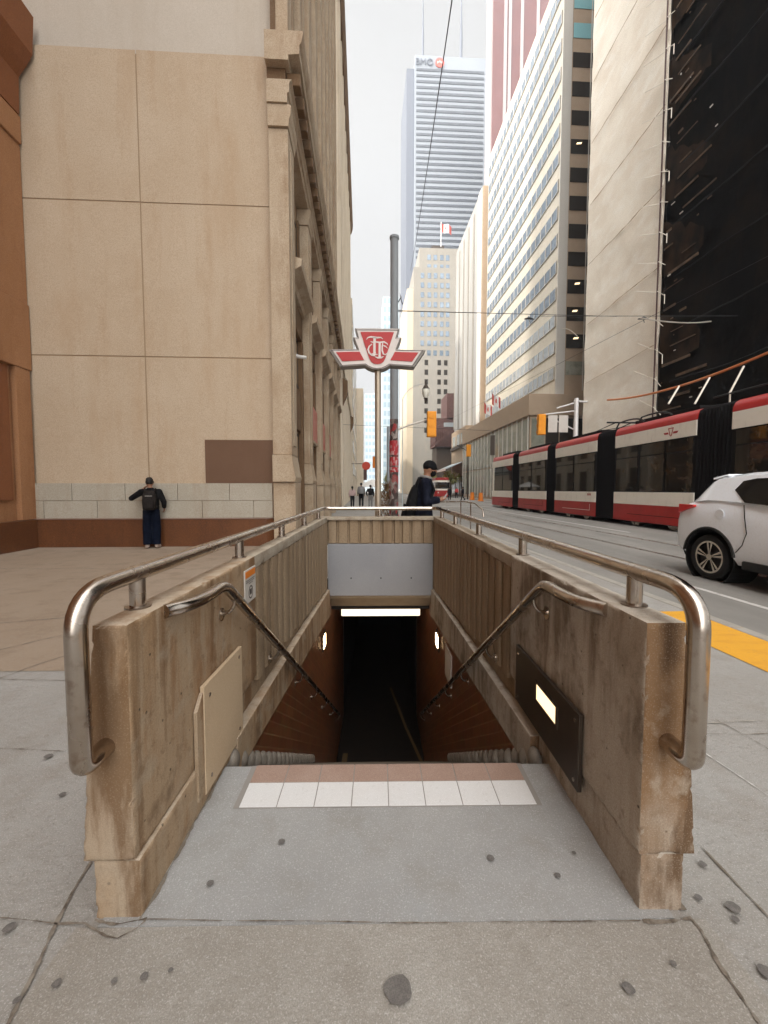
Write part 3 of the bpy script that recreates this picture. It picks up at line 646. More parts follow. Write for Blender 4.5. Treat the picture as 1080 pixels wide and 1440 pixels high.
posts = [(RX0,y_) for y_ in (1.50,2.605,3.75,4.9,6.05)]+[(RX1,y_) for y_ in (1.50,2.687,3.87,5.06,6.15)]+[(.02,6.56)]
q = MB(); x, y_ = posts[0]
def post_mb(x, y_):
    q = MB(); q.tube([(x,y_,.98),(x,y_,RT-.02)], .028, 16); return q
for (x, y_) in posts:
    o = part('post', post_mb(x, y_), 'steel', GRL, smooth=50)
    q = MB(); q.tube([(x,y_,1.005),(x,y_,1.018)], .045, 16); newobj('base_flange', q.mesh('base_flange', M['steel_dark'], BASE[GRL.name], smooth=40), o)
# ---- sloping handrails
def handrail(sx, label):
    xr = -.745 if sx < 0 else .812; wall = WL if sx < 0 else WR
    T = thing('stair_handrail', label, 'handrail', (xr,2.0,.9))
    zt = .985
    path = [(wall+sx*.0,1.53,zt)] + [tuple(p) for p in arc((wall-sx*.012,1.56,zt),(xr,1.61,zt),(xr,1.78,zt),8)]
    path += [tuple(p) for p in arc((xr,1.88,zt+.002),(xr,1.96,zt+.002),(xr,2.02,zt-.044),6)]
    path += [(xr,7.30,zt-.042-(7.30-2.02)*SLOPE)]
    path += [tuple(p) for p in arc((xr,7.36,zt-.082-(7.30-2.02)*SLOPE),(xr,7.44,zt-.13-(7.30-2.02)*SLOPE),(wall,7.48,zt-.13-(7.30-2.02)*SLOPE),6)]
    q = MB(); q.tube(path, .027, 20); part('rail', q, 'steel' , T, smooth=50)
    for i in range(7):
        y_ = 2.08+.90*i; z = zt-.042-(y_-2.02)*SLOPE
        q = MB(); q.tube([tuple(p) for p in arc((xr,y_,z-.02),(xr,y_,z-.10),(wall+sx*.02,y_,z-.10),9)], .009, 10); b = part('bracket', q, 'steel', T, smooth=50)
        q = MB(); q.disc((wall+sx*.002,y_,z-.10),(-sx,0,0),.034,.008,20); newobj('flange', q.mesh('flange', M['steel'], BASE[T.name], smooth=40), b)
handrail(-1, 'steel handrail sloping down along the beige boarded wall'); handrail(1, 'steel handrail sloping down above the bronze plate with the lit lamp')
# ---- things on the walls
x = WL+.004
B = thing('cover_board', 'blank beige board screwed to the brown stairwell wall', 'board', (x,2.15,0))
q = MB(); q.hexa([(x,1.80,.045),(x+.02,1.80,.045),(x+.02,2.31,.025),(x,2.31,.025)],[(x,1.80,.555),(x+.02,1.80,.555),(x+.02,2.31,.545),(x,2.31,.545)]); bb = part('board', q, 'beige_board', B, bevel=.004)
for (y_,z) in ((1.86,.49),(2.26,.50),(2.25,.09),(1.86,.10)):
    q = MB(); q.disc((x+.0195,y_,z),(1,0,0),.009,.004,10); part('screw', q, 'steel_dark', B)
q = MB(); q.hexa([(x,1.735,.06),(x+.016,1.735,.06),(x+.016,1.797,.05),(x,1.797,.05)],[(x,1.735,.47),(x+.016,1.735,.47),(x+.016,1.797,.53),(x,1.797,.53)]); part('side_strip', q, 'conc_left', B)
x = WR-.004
B = thing('step_light', 'dark bronze plate with a lit lamp window on the stairwell wall', 'light', (x,2.1,.1))
q = MB(); q.box(x-.02,x,1.675,2.475,.135,.482)
part('plate', q, 'dark_plate', B, bevel=.004)
q = MB(); q.box(x-.024,x-.0195,1.888,2.13,.312,.400); part('lamp_window', q, 'lamp_warm', B)
q = MB()
for (y0,y1,z0,z1) in ((1.868,2.15,.400,.412),(1.868,2.15,.300,.312),(1.868,1.888,.312,.400),(2.13,2.15,.312,.400)): q.box(x-.028,x-.0198,y0,y1,z0,z1)
part('glow_frame', q, 'bronze', B)
for (y_,z) in ((1.71,.44),(1.71,.17),(2.43,.44),(2.43,.17)):
    q = MB(); q.disc((x-.0198,y_,z),(-1,0,0),.008,.004,10); part('screw', q, 'steel', B)
# small notice
x = WL+.002
N_ = thing('notice', 'small notice with orange header on the brown stairwell wall', 'sign', (x,2.6,.75))
q = MB(); q.box(x,x+.008,2.43,2.64,.745,.955); part('backing', q, 'white_sign', N_, bevel=.002)
q = MB(); q.box(x+.0082,x+.0095,2.44,2.63,.905,.945); part('header', q, 'orange_sign', N_)
q = MB()
for (a,b,c,d) in ((2.45,2.62,.885,.889),(2.45,2.61,.874,.878),(2.50,2.58,.862,.866)): q.box(x+.0082,x+.0093,a,b,c,d)
q.ring((x+.0082,2.535,.805),(1,0,0),.034,.042,.001)
q.box(x+.0082,x+.0093,2.515,2.555,.79,.825)
part('pictogram', q, 'sign_edge', N_)
# small dark badge on the plaza-side tiles
q = MB(); q.ring((WL+.006,2.62,-.42),(1,0,0),.0,.05,.008); solo('wall_badge', 'small black oval badge on the tiled stair wall', 'badge', q, 'black', (WL,2.62,-.42))
# ================================================================== BUILDINGS (street frame)
# ---- blank stone block closing the plaza
Bd = thing('stone_building', 'blank beige stone block with large panels above a grey band and red plinth', 'building', (-5.5,10.6,0), 's')
q = MB(); q.box(-9.3,-2.14,10.588,20,0,11.85); part('core', q, 'joint', Bd)
cols = [(-9.2,-5.40),(-5.38,-2.14)]; rows = [(.72,4.73),(4.75,8.42),(8.44,11.93)]
for (a,b) in cols:
    for (c,d) in rows:
        q = MB()
        if d > 11 and b > -3: q.prism([(a+.004,c),(b,c),(b,d-.30),(b-.06,d-.12),(b-.22,d),(a+.004,d)], 'y', 10.575, 10.587)
        else: q.box(a+.004,b-(.004 if b<-3 else 0),10.575,10.587,c+.004,d-.004)
        part('stone_panel', q, 'wall_stone', Bd, bevel=.004, seg=1)
bnd = MB(); bnd.box(-9.2,-2.30,10.52,10.579,.72,1.60); gb = part('granite_band', bnd, 'joint', Bd)
for (z0,z1,off) in ((.725,1.16,0),(1.168,1.60,.6)):
    xx = -9.2-off
    while xx < -2.3:
        a, b = max(xx,-9.2), min(xx+1.28,-2.30)
        if b-a > .05:
            q = MB(); q.box(a+.004,b-.004,10.49,10.519,z0,z1); part('granite_block', q, 'granite', Bd, bevel=.004, seg=1)
        xx += 1.285
q = MB(); q.prism([(-9.3,10.44),(-2.45,10.44),(-2.13,10.655),(-9.3,10.655)], 'z', -.1, .70); part('plinth', q, 'red_granite', Bd, bevel=.012)
q = MB(); q.prism([(-9.3,10.425),(-2.45,10.425),(-2.12,10.65),(-9.3,10.65)], 'z', .702, .722); part('plinth_cap', q, 'brown_tile', Bd)
q = MB(); q.box(-3.98,-2.135,10.54,10.578,1.605,2.70); part('brown_board', q, 'brown_board', Bd, bevel=.004)
q = MB(); q.box(-2.298,-2.135,10.541,10.577,.73,1.60); part('brown_strip', q, 'brown_board', Bd)
Bu = thing('upper_building', 'plain pale stone storeys rising behind the blank stone block', 'building', (-5.5,11,11.93), 's')
q = MB(); q.box(-10,-2.2,10.70,30,11.935,92); part('wall', q, 'wall_pale', Bu)  # height above the view raised so its shadow falls across the street
# ---- orange sandstone building on the plaza's far side
Bo = thing('sandstone_building', 'orange-red sandstone building with heavy cornice beside the blank block', 'building', (-9,5,0), 's')
UF = -8.10
q = MB(); q.box(-24,UF-.14,-30,10.55,0,10.3); part('wall', q, 'orange_stone', Bo)
q = MB(); q.box(-24,UF-.14,-30,10.55,12.45,60); part('upper_shade_wall', q, 'orange_stone', Bo)  # unseen height added above the cornice to keep the plaza in shade
v = 10.50
while v > -8:
    q = MB(); q.box(UF-.139,UF,v-.42,v,0.71,4.33); part('pilaster', q, 'orange_stone', Bo, bevel=.01)
    q = MB(); q.box(UF-.139,UF-.07,v-1.9,v-.56,1.2,4.3); part('recess_panel', q, 'orange_dark', Bo)
    v -= 2.2
q = MB(); q.box(UF-.139,UF+.02,-30,10.55,4.335,5.9); part('belt_course', q, 'orange_stone', Bo, bevel=.02)
q = MB(); q.box(UF-.138,UF-.02,-30,10.55,5.92,9.6); part('wall_panel', q, 'orange_stone', Bo)
q = MB(); q.box(UF-.139,UF+.03,-30,10.55,9.62,10.25); part('frieze', q, 'orange_stone', Bo, bevel=.02)
q = MB(); q.prism([(UF-.5,10.27),(UF+.04,10.27),(UF+.07,11.1),(UF+.25,11.35),(UF+.40,11.6),(UF+.46,12.44),(UF-.5,12.44)], 'y', -30, 10.50); part('cornice', q, 'orange_dark', Bo)
q = MB(); q.box(UF-.139,UF+.06,-30,10.43,0,.70); part('plinth', q, 'red_granite', Bo, bevel=.01)
# ---- classical building
UC = -1.92
Bc = thing('classical_building', 'ornate limestone classical building with pilasters and bracketed cornice', 'building', (-4,20,0), 's')
VA, VB = 10.40, 33.0
q = MB(); q.box(-12,UC-.36,12,VB,0,13.0); part('core', q, 'lime_dark', Bc)
bays = []; PW = .85; nb = 6; bw = (VB-VA-PW)/nb
def pil(v0, v1, z0, z1, u1, name='pilaster', m='lime'):
    q = MB(); q.box(UC-(.34 if v0 < VA+.5 else .5),u1,v0,v1,z0,z1); return part(name, q, m, Bc, bevel=.025)
for i in range(nb+1):
    v0 = VA+bw*i; v1 = v0+PW
    if i == 0: v0 = VA
    pil(v0,v1,2.35,10.7,UC+.14)
    pil(v0-.0,v1+.06,0,1.62,UC+.22,'pedestal')
    q = MB(); q.prism([(UC-.33,1.63),(UC+.22,1.63),(UC+.24,1.75),(UC+.20,1.95),(UC+.17,2.15),(UC+.14,2.34),(UC-.33,2.34)], 'y', v0-(.09 if i == 0 else .05), v1+.05); part('pilaster_base', q, 'lime', Bc)
    q = MB(); q.prism([(UC-.33,10.71),(UC+.16,10.71),(UC+.18,10.9),(UC+.21,11.0),(UC+.23,11.25),(UC+.19,11.3),(UC-.33,11.3)], 'y', v0-(.06 if i == 0 else .04), v1+.04); part('capital', q, 'lime', Bc)
    q = MB(); q.box(UC+.141,UC+.165,v0+.25,v1-.25,2.6,10.4); part('pilaster_panel', q, 'lime', Bc, bevel=.008)
for i in range(nb):
    a = VA+bw*i+PW; b = VA+bw*(i+1)
    q = MB(); q.prism([(UC-.54,7.35),(UC-.0,7.35),(UC+.05,7.5),(UC+.20,7.62),(UC+.30,7.68),(UC+.32,7.92),(UC+.04,8.0),(UC-.54,8.0)], 'y', a+.01, b-.01); part('bay_cornice', q, 'lime', Bc)
    q = MB(); q.box(UC-.54,UC-.08,a+.01,b-.01,6.5,7.34); part('bay_frieze', q, 'lime_dark', Bc, bevel=.015)
    for (z0,z1,nm,mm) in ((8.25,10.4,'upper_window','win_dark'),(4.95,6.4,'window','win_dark'),(.9,3.25,'shop_window','win_brown')):
        q = MB(); q.box(UC-.355,UC-.27,a+.30,b-.30,z0,z1); w_ = part(nm, q, mm, Bc)
        q = MB()
        q.box(UC-.355,UC-.20,a+.22,a+.30,z0-.08,z1+.08); q.box(UC-.355,UC-.20,b-.30,b-.22,z0-.08,z1+.08)
        q.box(UC-.355,UC-.20,a+.302,b-.302,z1,z1+.08); q.box(UC-.355,UC-.18,a+.302,b-.302,z0-.08,z0)
        q.box(UC-.268,UC-.23,(a+b)/2-.04,(a+b)/2+.04,z0,z1)
        newobj('frame', q.mesh('frame', M['bronze'], BASE[Bc.name]), w_)
    for vv in (a+.14, b-.14):
        q = MB(); q.box(UC-.549,UC-.06,vv-.13,vv+.13,0,6.49); part('inner_pier', q, 'lime_dark', Bc, bevel=.015)
        q = MB(); q.box(UC-.549,UC-.14,vv-.12,vv+.12,8.01,10.7); part('upper_pier', q, 'lime_dark', Bc, bevel=.012)
    q = MB(); q.box(UC-.545,UC-.30,a+.28,b-.28,0,.8); part('stall_riser', q, 'lime_dark', Bc)
    if 1 <= i <= 3:
        q = MB(); q.box(UC-.34,UC+.02,a+.29,b-.29,3.40,4.75); pn = part('sign_panel', q, 'panel_pink', Bc, bevel=.02)
        q = MB(); q.box(UC-.44,UC+.05,a+.285,b-.285,3.30,3.395); newobj('panel_sill', q.mesh('panel_sill', M['lime'], BASE[Bc.name]), pn)
    else:
        q = MB(); q.box(UC-.5,UC-.12,a+.29,b-.29,3.40,4.75); part('spandrel', q, 'lime_dark', Bc, bevel=.02)
q = MB(); q.prism([(UC-.34,11.32),(UC+.14,11.32),(UC+.15,11.6),(UC+.19,11.62),(UC+.20,11.9),(UC+.26,12.0),(UC-.34,12.0)], 'y', VA-.10, VB); part('architrave', q, 'lime', Bc)
q = MB(); q.box(UC-.34,UC+.10,VA-.02,VB,12.002,12.42); part('frieze', q, 'lime_dark', Bc)
q = MB(); q.prism([(UC-.35,12.422),(UC+.20,12.422),(UC+.21,12.55),(UC+.46,12.58),(UC+.47,12.80),(UC+.51,12.86),(UC+.55,13.05),(UC+.56,13.15),(UC-.35,13.15)], 'y', VA-.22, VB+.2); part('cornice', q, 'lime', Bc)
n = int((VB-VA)/.62)
for i in range(n):
    v0 = VA+.08+i*.62
    q = MB(); q.box(UC+.101,UC+.44,v0,v0+.28,12.04,12.42); part('bracket', q, 'lime_dark', Bc, bevel=.02, seg=1)
# storeys above the cornice; unseen height added to shade the office block
UU = UC+.10
q = MB(); q.box(-2.19,UU-.25,VA+.1,VB-1,13.155,94); part('upper_shade_wall', q, 'lime_dark', Bc)
v = VA+.1; i = 0
while v < VB-1.6:
    wd = (.55,.28,.28)[i % 3]
    q = MB(); q.box(UU-.249,UU+(.05,-.06,-.06)[i % 3],v,v+wd,13.16,94); part('upper_pilaster', q, 'lime', Bc, bevel=.02)
    v += wd+(.34,.30,.34)[i % 3]; i += 1
for z in (17.2,20.4,23.6,26.8,30,33.2,36.4,39.6,42.8):
    q = MB(); q.box(UU-.249,UU-.10,VA+.1,VB-1,z,z+1.05); part('upper_spandrel', q, 'lime', Bc)
ZK = [(0,0),(1.62,1.63),(2.34,2.31),(7.35,7.14),(8.0,7.65),(10.7,10.15),(11.3,10.65),(12.42,11.5),(13.15,12.15),(200,199)]
def zmap(z):
    for (a,b),(c,d) in zip(ZK[:-1],ZK[1:]):
        if z <= c: return b+(d-b)*(z-a)/(c-a)
    return z
for o in list(Bc.children_recursive):
    for v_ in o.data.vertices: v_.co.z = zmap(v_.co.z) if v_.co.z >= 0 else v_.co.z
# ---- cream building beyond it
Bn = thing('cream_building', 'tall cream stone building with dark cornice beyond the classical one', 'building', (-3,45,0), 's')
UN = -1.62
q = MB(); q.box(-16,UN-.2,33.3,62,0,39); part('wall', q, 'cream', Bn)
q = MB(); q.prism([(UN-.2,39.0),(UN+.05,39.0),(UN+.25,39.7),(UN+.3,40.3),(UN-.2,40.3)], 'y', 33.1, 62.2); part('cornice', q, 'lime_dark', Bn)
q = MB(); q.box(UN-.199,UN+.14,33.3,62,11.2,12.0); part('belt_course', q, 'cream', Bn, bevel=.03)
for i in range(10):
    v0 = 33.4+i*2.86
    q = MB(); q.box(UN-.199,UN+.02,v0,v0+.9,0,11.19); part('pier', q, 'cream', Bn, bevel=.03)
    q = MB(); q.box(UN-.199,UN-.02,v0,v0+.9,12.01,38.98); part('upper_pier', q, 'cream', Bn, bevel=.03)
    for z in (13.5,17.2,20.9,24.6,28.3,32.0,35.4):
        q = MB(); q.box(UN-.198,UN-.17,v0+1.1,v0+2.6,z,z+2.2); part('window', q, 'win_pale' if (i+int(z)) % 3 else 'win_brown', Bn)
    for z in (1.0,4.8,8.2):
        q = MB(); q.box(UN-.198,UN-.16,v0+1.1,v0+2.6,z,z+2.4); part('window', q, 'win_brown', Bn)
for (v0,z0) in ((33.35,8.3),(54,9)):
    q = MB(); q.prism([(UN+.021,z0),(UN+.42,z0+.9),(UN+.42,z0+1.9),(UN+.021,z0+2.1)], 'y', v0, v0+.7); part('console', q, 'lime_dark', Bn)
def simple_block(name, label, u0,u1,v0,v1,h, m, wm, face, nx, nz, z0=3, wfrac=.55, hfrac=.55, base=0, cap=None):
    T = thing(name, label, 'building', ((u0+u1)/2,(v0+v1)/2,0), 's')
    q = MB(); q.box(u0,u1,v0,v1,base,h); part('wall', q, m, T)
    if cap: q = MB(); q.box(u0-.4,u1+.4,v0-.4,v1+.4,h+.003,h+cap); part('parapet', q, m, T)
    if 'f' in face:
        sw = (u1-u0)/nx; sh = (h-z0)/nz
        for i in range(nx):
            for j in range(nz):
                a = u0+sw*(i+.5-wfrac/2); c = z0+sh*(j+.25)
                q = MB(); q.box(a,a+sw*wfrac,v0-.05,v0-.002,c,c+sh*hfrac); part('window', q, wm, T)
    if 'l' in face or 'r' in face:
        u = u0 if 'l' in face else u1; s_ = -1 if 'l' in face else 1
        sw = (v1-v0)/nx; sh = (h-z0)/nz
        for j in range(nz):
            c = z0+sh*(j+.25)
            q = MB(); q.box(min(u+s_*.002,u+s_*.05),max(u+s_*.002,u+s_*.05),v0+.5,v1-.5,c,c+sh*hfrac); part('window_band', q, wm, T)
    return T
simple_block('office_block', 'bright cream block farther down the sunny side of the street', -16,-1.5,62.5,100,30,'cream','win_pale','r',8,8)
simple_block('office_block', 'pale low block at the far end behind the three walkers', -18,.2,100.5,150,26,'cream','win_pale','r',8,7)
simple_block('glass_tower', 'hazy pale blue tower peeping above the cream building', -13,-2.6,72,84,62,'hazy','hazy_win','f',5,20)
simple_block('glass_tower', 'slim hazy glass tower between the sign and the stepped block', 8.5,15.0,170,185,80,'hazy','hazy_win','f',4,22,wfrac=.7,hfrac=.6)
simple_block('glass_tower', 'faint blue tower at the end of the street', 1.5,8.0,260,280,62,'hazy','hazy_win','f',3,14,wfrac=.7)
# ---- stepped stone block, facing the camera
def PVu(px, v): return V(px, 600, v).x
vD = 128.0
uL, uR = PVu(581, vD), PVu(648, vD)
zt = V(600, 347, vD).z; zs = V(600, 376, vD).z
Bm = thing('stepped_block', 'stepped beige stone block with small square windows facing down the street', 'building', ((uL+uR)/2, vD+8, 0), 's')
q = MB(); q.box(uL,uR+6,vD,vD+24,0,zs); part('wall', q, 'deco', Bm)
q = MB(); q.box(uL+1.8,uR+6,vD+.6,vD+23,zs+.003,zt); part('top_storeys', q, 'deco', Bm)
q = MB(); q.box(uL-1.9,uL-.003,vD+1,vD+24,0,zs-6); part('side_wing', q, 'tan_face', Bm)
q = MB(); q.box(uL+6,uL+10,vD+3,vD+6,zt+.003,zt+2.2); part('roof_plant', q, 'bronze', Bm)
for j in range(23):
    z = V(600, 357+j*13.6, vD).z
    if z < 20: break
    hi = 357+j*13.6 < 505
    for i, px in enumerate((593,602.5,611,620,628)):
        if j < 2 and i == 0: continue
        if not hi and i not in (0, 2, 3): continue
        u = PVu(px+ (6 if not hi else 0), vD)
        y0 = vD-.06 if z < zs-1 else vD+.54
        q = MB(); q.box(u-.55,u+.55,y0,y0+.055,z-1.5,z+.1); part('window', q, 'win_blue' if hi else 'win_dark', Bm)
# ---- pale bank tower with window bands
vB = 282.0; uL, uR = PVu(581.5, vB), PVu(680, vB); zt = V(600, 78, vB).z
Bb = thing('bank_tower', 'tall pale bank tower with dark window bands, lettering and two masts', 'building', ((uL+uR)/2, vB+20, 0), 's')
q = MB(); q.box(uL,uR,vB,vB+46,0,zt); part('wall', q, 'marble', Bb)
q = MB(); q.box(uL-5.2,uL-.003,vB+3,vB+43,0,V(600,91,vB).z); part('side_wing', q, 'bmo_side', Bb)
for j in range(36):
    y0 = 97.0+j*8.25
    z0, z1 = V(600, y0+3.4, vB).z, V(600, y0, vB).z
    if y0 > 400: break
    q = MB(); q.box(uL+1.0,uR-3.0,vB-.35,vB-.004,z0,z1); part('window_band', q, 'bmo_win', Bb)
cz = V(600, 88.5, vB).z
text_part('lettering', 'BMO', 5.6, .25, 'bmo_side', Bb, (PVu(594.0,vB), vB-.5, cz))
q = MB(); q.tube([(PVu(614.5,vB),vB-.3,cz),(PVu(614.5,vB),vB-.9,cz)], 2.9, 28); rd = part('roundel', q, 'red_sign', Bb)
q = MB(); q.cur = 0
xx = PVu(614.5,vB)
q.ribbon([(xx-1.5,cz-.9),(xx-1.5,cz+.5),(xx-.75,cz-.3),(xx,cz+.9),(xx+.75,cz-.3),(xx+1.5,cz+.5),(xx+1.5,cz-.9)], .5, vB-1.05, vB-.9)
newobj('roundel_mark', q.mesh('roundel_mark', M['sign_white'], BASE[Bb.name]), rd)
for px, r_ in ((592,.75),(643,1.0)):
    u = PVu(px, vB+10)
    q = MB(); q.tube([(u,vB+10,zt-.1),(u,vB+10,zt+22),(u,vB+10,zt+48)], [r_,r_,r_*.35], 8); part('mast', q, 'bmo_side', Bb)
# ---- red-brown tower
vS = 215.0; uL, uR = PVu(686, vS), PVu(790, vS)
Bs = thing('red_tower', 'red-brown granite tower with pale vertical strips behind the glass office block', 'building', ((uL+uR)/2, vS+15, 0), 's')
q = MB(); q.box(uL,uR,vS,vS+9,0,282); part('wall', q, 'scotia', Bs)
q = MB(); q.box(uL-.9,uL-.003,vS+1,vS+9,0,282); part('side_strip', q, 'scotia_pale', Bs)
for px in (702,708,724,745,766):
    u = PVu(px, vS); q = MB(); q.box(u-.75,u+.75,vS-.5,vS-.004,0,282); part('strip', q, 'scotia_pale', Bs)
# ---- grey block with blank street face
Bg = thing('grey_block', 'tall blank grey block with a white corner strip next to the glass offices', 'building', (24,86,0), 's')
q = MB(); q.box(22,40,76,97,0,56.5); part('wall', q, 'grey_bldg', Bg)
q = MB(); q.box(21.85,21.997,76.3,78.2,9,56.4); part('corner_strip', q, 'white_clad', Bg)
for v0 in (81,85,89,93):
    q = MB(); q.box(21.9,21.997,v0,v0+.9,12,55); part('vertical_strip', q, 'deco', Bg)
q = MB(); q.box(22.0,40,75.7,75.997,0,56.5); part('end_face', q, 'tan_clad', Bg)
# ---- glass office block: striped slab on a podium
U0, V0, V1 = 22.0, 45.0, 72.5
Bt = thing('office_tower', 'slab office block with cream stripes and long window bands above a podium', 'building', (28,58,0), 's')
q = MB(); q.box(U0,44,V0,V1,11.5,58.6); part('wall', q, 'spandrel', Bt)
st_ = 2.95; nfl = 15
for j in range(nfl):
    z = 14.1+j*st_
    q = MB(); q.box(U0-.055,U0-.003,V0+1.25,V1-.4,z,z+1.35); wb = part('window_band', q, 'win_blue' if j > 2 else 'win_pale', Bt)
    pts_ = [(V0+1.2,z-.06)]; pts_ += [(V0+1.25+18*1.44+.05,z-.06)]
    for i in range(18,-1,-1):
        v_ = V0+1.25+i*1.44; pts_ += [(v_+.05,z-.0),(v_+.05,z+1.35),(v_-.05,z+1.35),(v_-.05,z-.0)]
    pts_[-1] = (V0+1.2,z-.0)
    q = MB(); q.prism(pts_, 'x', U0-.11, U0-.056)
    newobj('mullion', q.mesh('mullion', M['mullion'], BASE[Bt.name]), wb)
q = MB(); q.box(U0-.5,U0+.5,V0-.12,V0-.003,11.5,58.6); part('corner_fin', q, 'mullion', Bt)
q = MB(); q.box(U0-.16,U0-.0561,V0+.0,V0+.5,11.5,58.6); part('edge_fin', q, 'mullion', Bt)
q = MB(); q.box(U0+.501,44,V0-.05,V0-.003,11.5,58.6); part('front_cladding', q, 'tan_clad', Bt)
for j in range(nfl):
    z = 14.2+j*st_
    for i, (a, b) in enumerate(((U0+.62,U0+2.55),(U0+2.65,U0+4.7),(U0+4.8,U0+6.8))):
        q = MB(); q.box(a,b,V0-.09,V0-.0505,z,z+1.5); part('window', q, ('win_dark' if j not in (12,13) else 'teal') if j else 'win_green', Bt)
for u_ in (U0+2.6,U0+4.75):
    q = MB(); q.box(u_-.04,u_+.04,V0-.14,V0-.0906,12.5,58); part('front_mullion', q, 'mullion', Bt)
for j in (1,2,3,8):      # glowing panels on the glass, standing in for ceiling lamps inside
    for u_ in ((U0+1.4,U0+3.4,U0+3.0) if j % 2 else (U0+1.2,U0+3.7)):
        q = MB(); z_ = 14.2+j*st_+.95; q.hexa([(u_,V0-.098,z_),(u_+.55,V0-.098,z_+.05),(u_+.55,V0-.091,z_+.05),(u_,V0-.091,z_)],[(u_+.1,V0-.098,z_+.2),(u_+.65,V0-.098,z_+.25),(u_+.65,V0-.091,z_+.25),(u_+.1,V0-.091,z_+.2)]); part('lit_lamp', q, 'lamp_warm', Bt)
Bp = thing('podium', 'glazed podium with tan cornice at the foot of the striped office block', 'building', (24,56,0), 's')
PU = 18.2
q = MB(); q.box(PU+.3,44,V0-.6,74,0,9.6); part('core', q, 'tan_clad', Bp)
q = MB(); q.box(PU,44,V0-.9,74,9.603,11.9); part('cornice', q, 'tan_clad', Bp, bevel=.03)
for (z0,z1) in ((.6,4.4),(4.7,9.3)):
    for i in range(18):
        a = V0-.4+i*1.62
        q = MB(); q.box(PU+.2,PU+.297,a+.06,a+1.56,z0,z1); part('window', q, 'win_green', Bp)
    for i in range(8):
        a = PU+.4+i*1.6
        q = MB(); q.box(a+.06,a+1.54,V0-.7,V0-.603,z0,z1); part('front_window', q, 'win_dark' if (z0 > 3 and i > 0) else 'win_green', Bp)
for i in range(19):
    a = V0-.4+i*1.62
    q = MB(); q.box(PU+.1,PU+.199,a-.06,a+.06,.3,9.6); part('fin', q, 'mullion', Bp)
# ---- shops beyond the podium
Bh = thing('shop_block', 'low tan shop building with glazed canopy past the podium', 'building', (24,90,0), 's')
q = MB(); q.box(18.9,44,74.4,86,0,13.2); part('wall', q, 'tan_clad', Bh)
q = MB(); q.box(18.6,18.897,74.4,86,9.4,10.0); part('ledge', q, 'bronze', Bh)
for i in range(3):
    a = 75+i*3.6
    q = MB(); q.box(18.84,18.897,a,a+2.6,10.2,12.2); part('window', q, 'win_green', Bh)
    q = MB(); q.box(18.84,18.897,a,a+2.8,.4,4.0); part('shop_window', q, 'win_brown' if i % 2 else 'win_dark', Bh)
q = MB(); q.hexa([(15.6,76,5.2),(18.9,76,6.6),(18.9,86,6.6),(15.6,86,5.2)],[(15.6,76,5.32),(18.9,76,6.72),(18.9,86,6.72),(15.6,86,5.32)]); part('canopy', q, 'hazy', Bh)
q = MB(); q.box(15.5,15.6,76,86,4.95,5.4); part('canopy_edge', q, 'white_clad', Bh)
# ---- maroon steel structure
Bx = thing('steel_stairway', 'dark maroon steel footbridge with lattice sides jutting over the far street', 'footbridge', (18,110,0), 's')
vX = 112.0; uA = PVu(604.5,vX); uB = PVu(637.5,vX)
z = lambda py: V(600,py,vX).z
q = MB(); q.box(PVu(612,vX),uB,vX,vX+8,z(628),z(588)); part('cabin', q, 'maroon', Bx)
q = MB(); q.box(PVu(628,vX),uB,vX-.3,vX+8,z(587.5),z(553)); part('tower_shaft', q, 'maroon', Bx)
q = MB(); q.box(PVu(615,vX),uB,vX+1,vX+8,0,z(629)); part('base', q, 'bronze', Bx)
q = MB(); q.hexa([(uA,vX-1.2,z(630)),(uB,vX-1.2,z(608)),(uB,vX-1,z(608)),(uA,vX-1,z(630))],[(uA,vX-1.2,z(627)),(uB,vX-1.2,z(605)),(uB,vX-1,z(605)),(uA,vX-1,z(627))]); part('brace', q, 'maroon', Bx)
q = MB(); q.box(uA,PVu(622,vX),vX-1.2,vX-1,z(604),z(602)); part('top_rail', q, 'maroon', Bx)
for i in range(7):
    u_ = uA+.3+i*.55; q = MB(); q.box(u_,u_+.16,vX-1.19,vX-1.02,z(629-i*1.6),z(604)); part('baluster', q, 'maroon', Bx)
q = MB(); q.box(PVu(624,vX),uB,vX-.06,vX-.003,z(600),z(594)); part('window', q, 'win_pale', Bx)
# ---- wrapped building with scaffold
UW = 20.0
Bw = thing('wrapped_building', 'building wrapped in white tarpaulin beside black debris netting', 'building', (26,28,0), 's')
VM = 26.9
q = MB(); q.box(UW+.25,44,8,36.2,0,70); part('core', q, 'bronze', Bw)
def sheet(name, v0, v1, z0, z1, m, nv, nz, amp, ph, u=UW, sub=None):
    vs = []; fs = []
    for j in range(nz+1):
        for i in range(nv+1):
            v_ = v0+(v1-v0)*i/nv; z_ = z0+(z1-z0)*j/nz
            d = amp*(noise.noise(Vector((v_*.35+ph, z_*.45, 0)))+.6*noise.noise(Vector((v_*1.1, z_*.9+ph, 3))))+.06*abs(math.sin(z_*math.pi/3.05))*amp*6
            if i == 0 or i == nv: z__ = z_
            vs.append((u-d-.02, v_, z_))
    for j in range(nz):
        for i in range(nv): k_ = j*(nv+1)+i; fs.append((k_,k_+1,k_+nv+2,k_+nv+1))
    q = MB(); q.add(vs, fs); return part(name, q, m, Bw, smooth=60)
sheet('white_tarpaulin', VM, 36.2, 4.6, 70, 'tarp', 40, 150, .055, 0)
sheet('debris_netting', 8, VM-.25, 3.9, 70, 'netting', 60, 150, .14, 9, UW+.02)
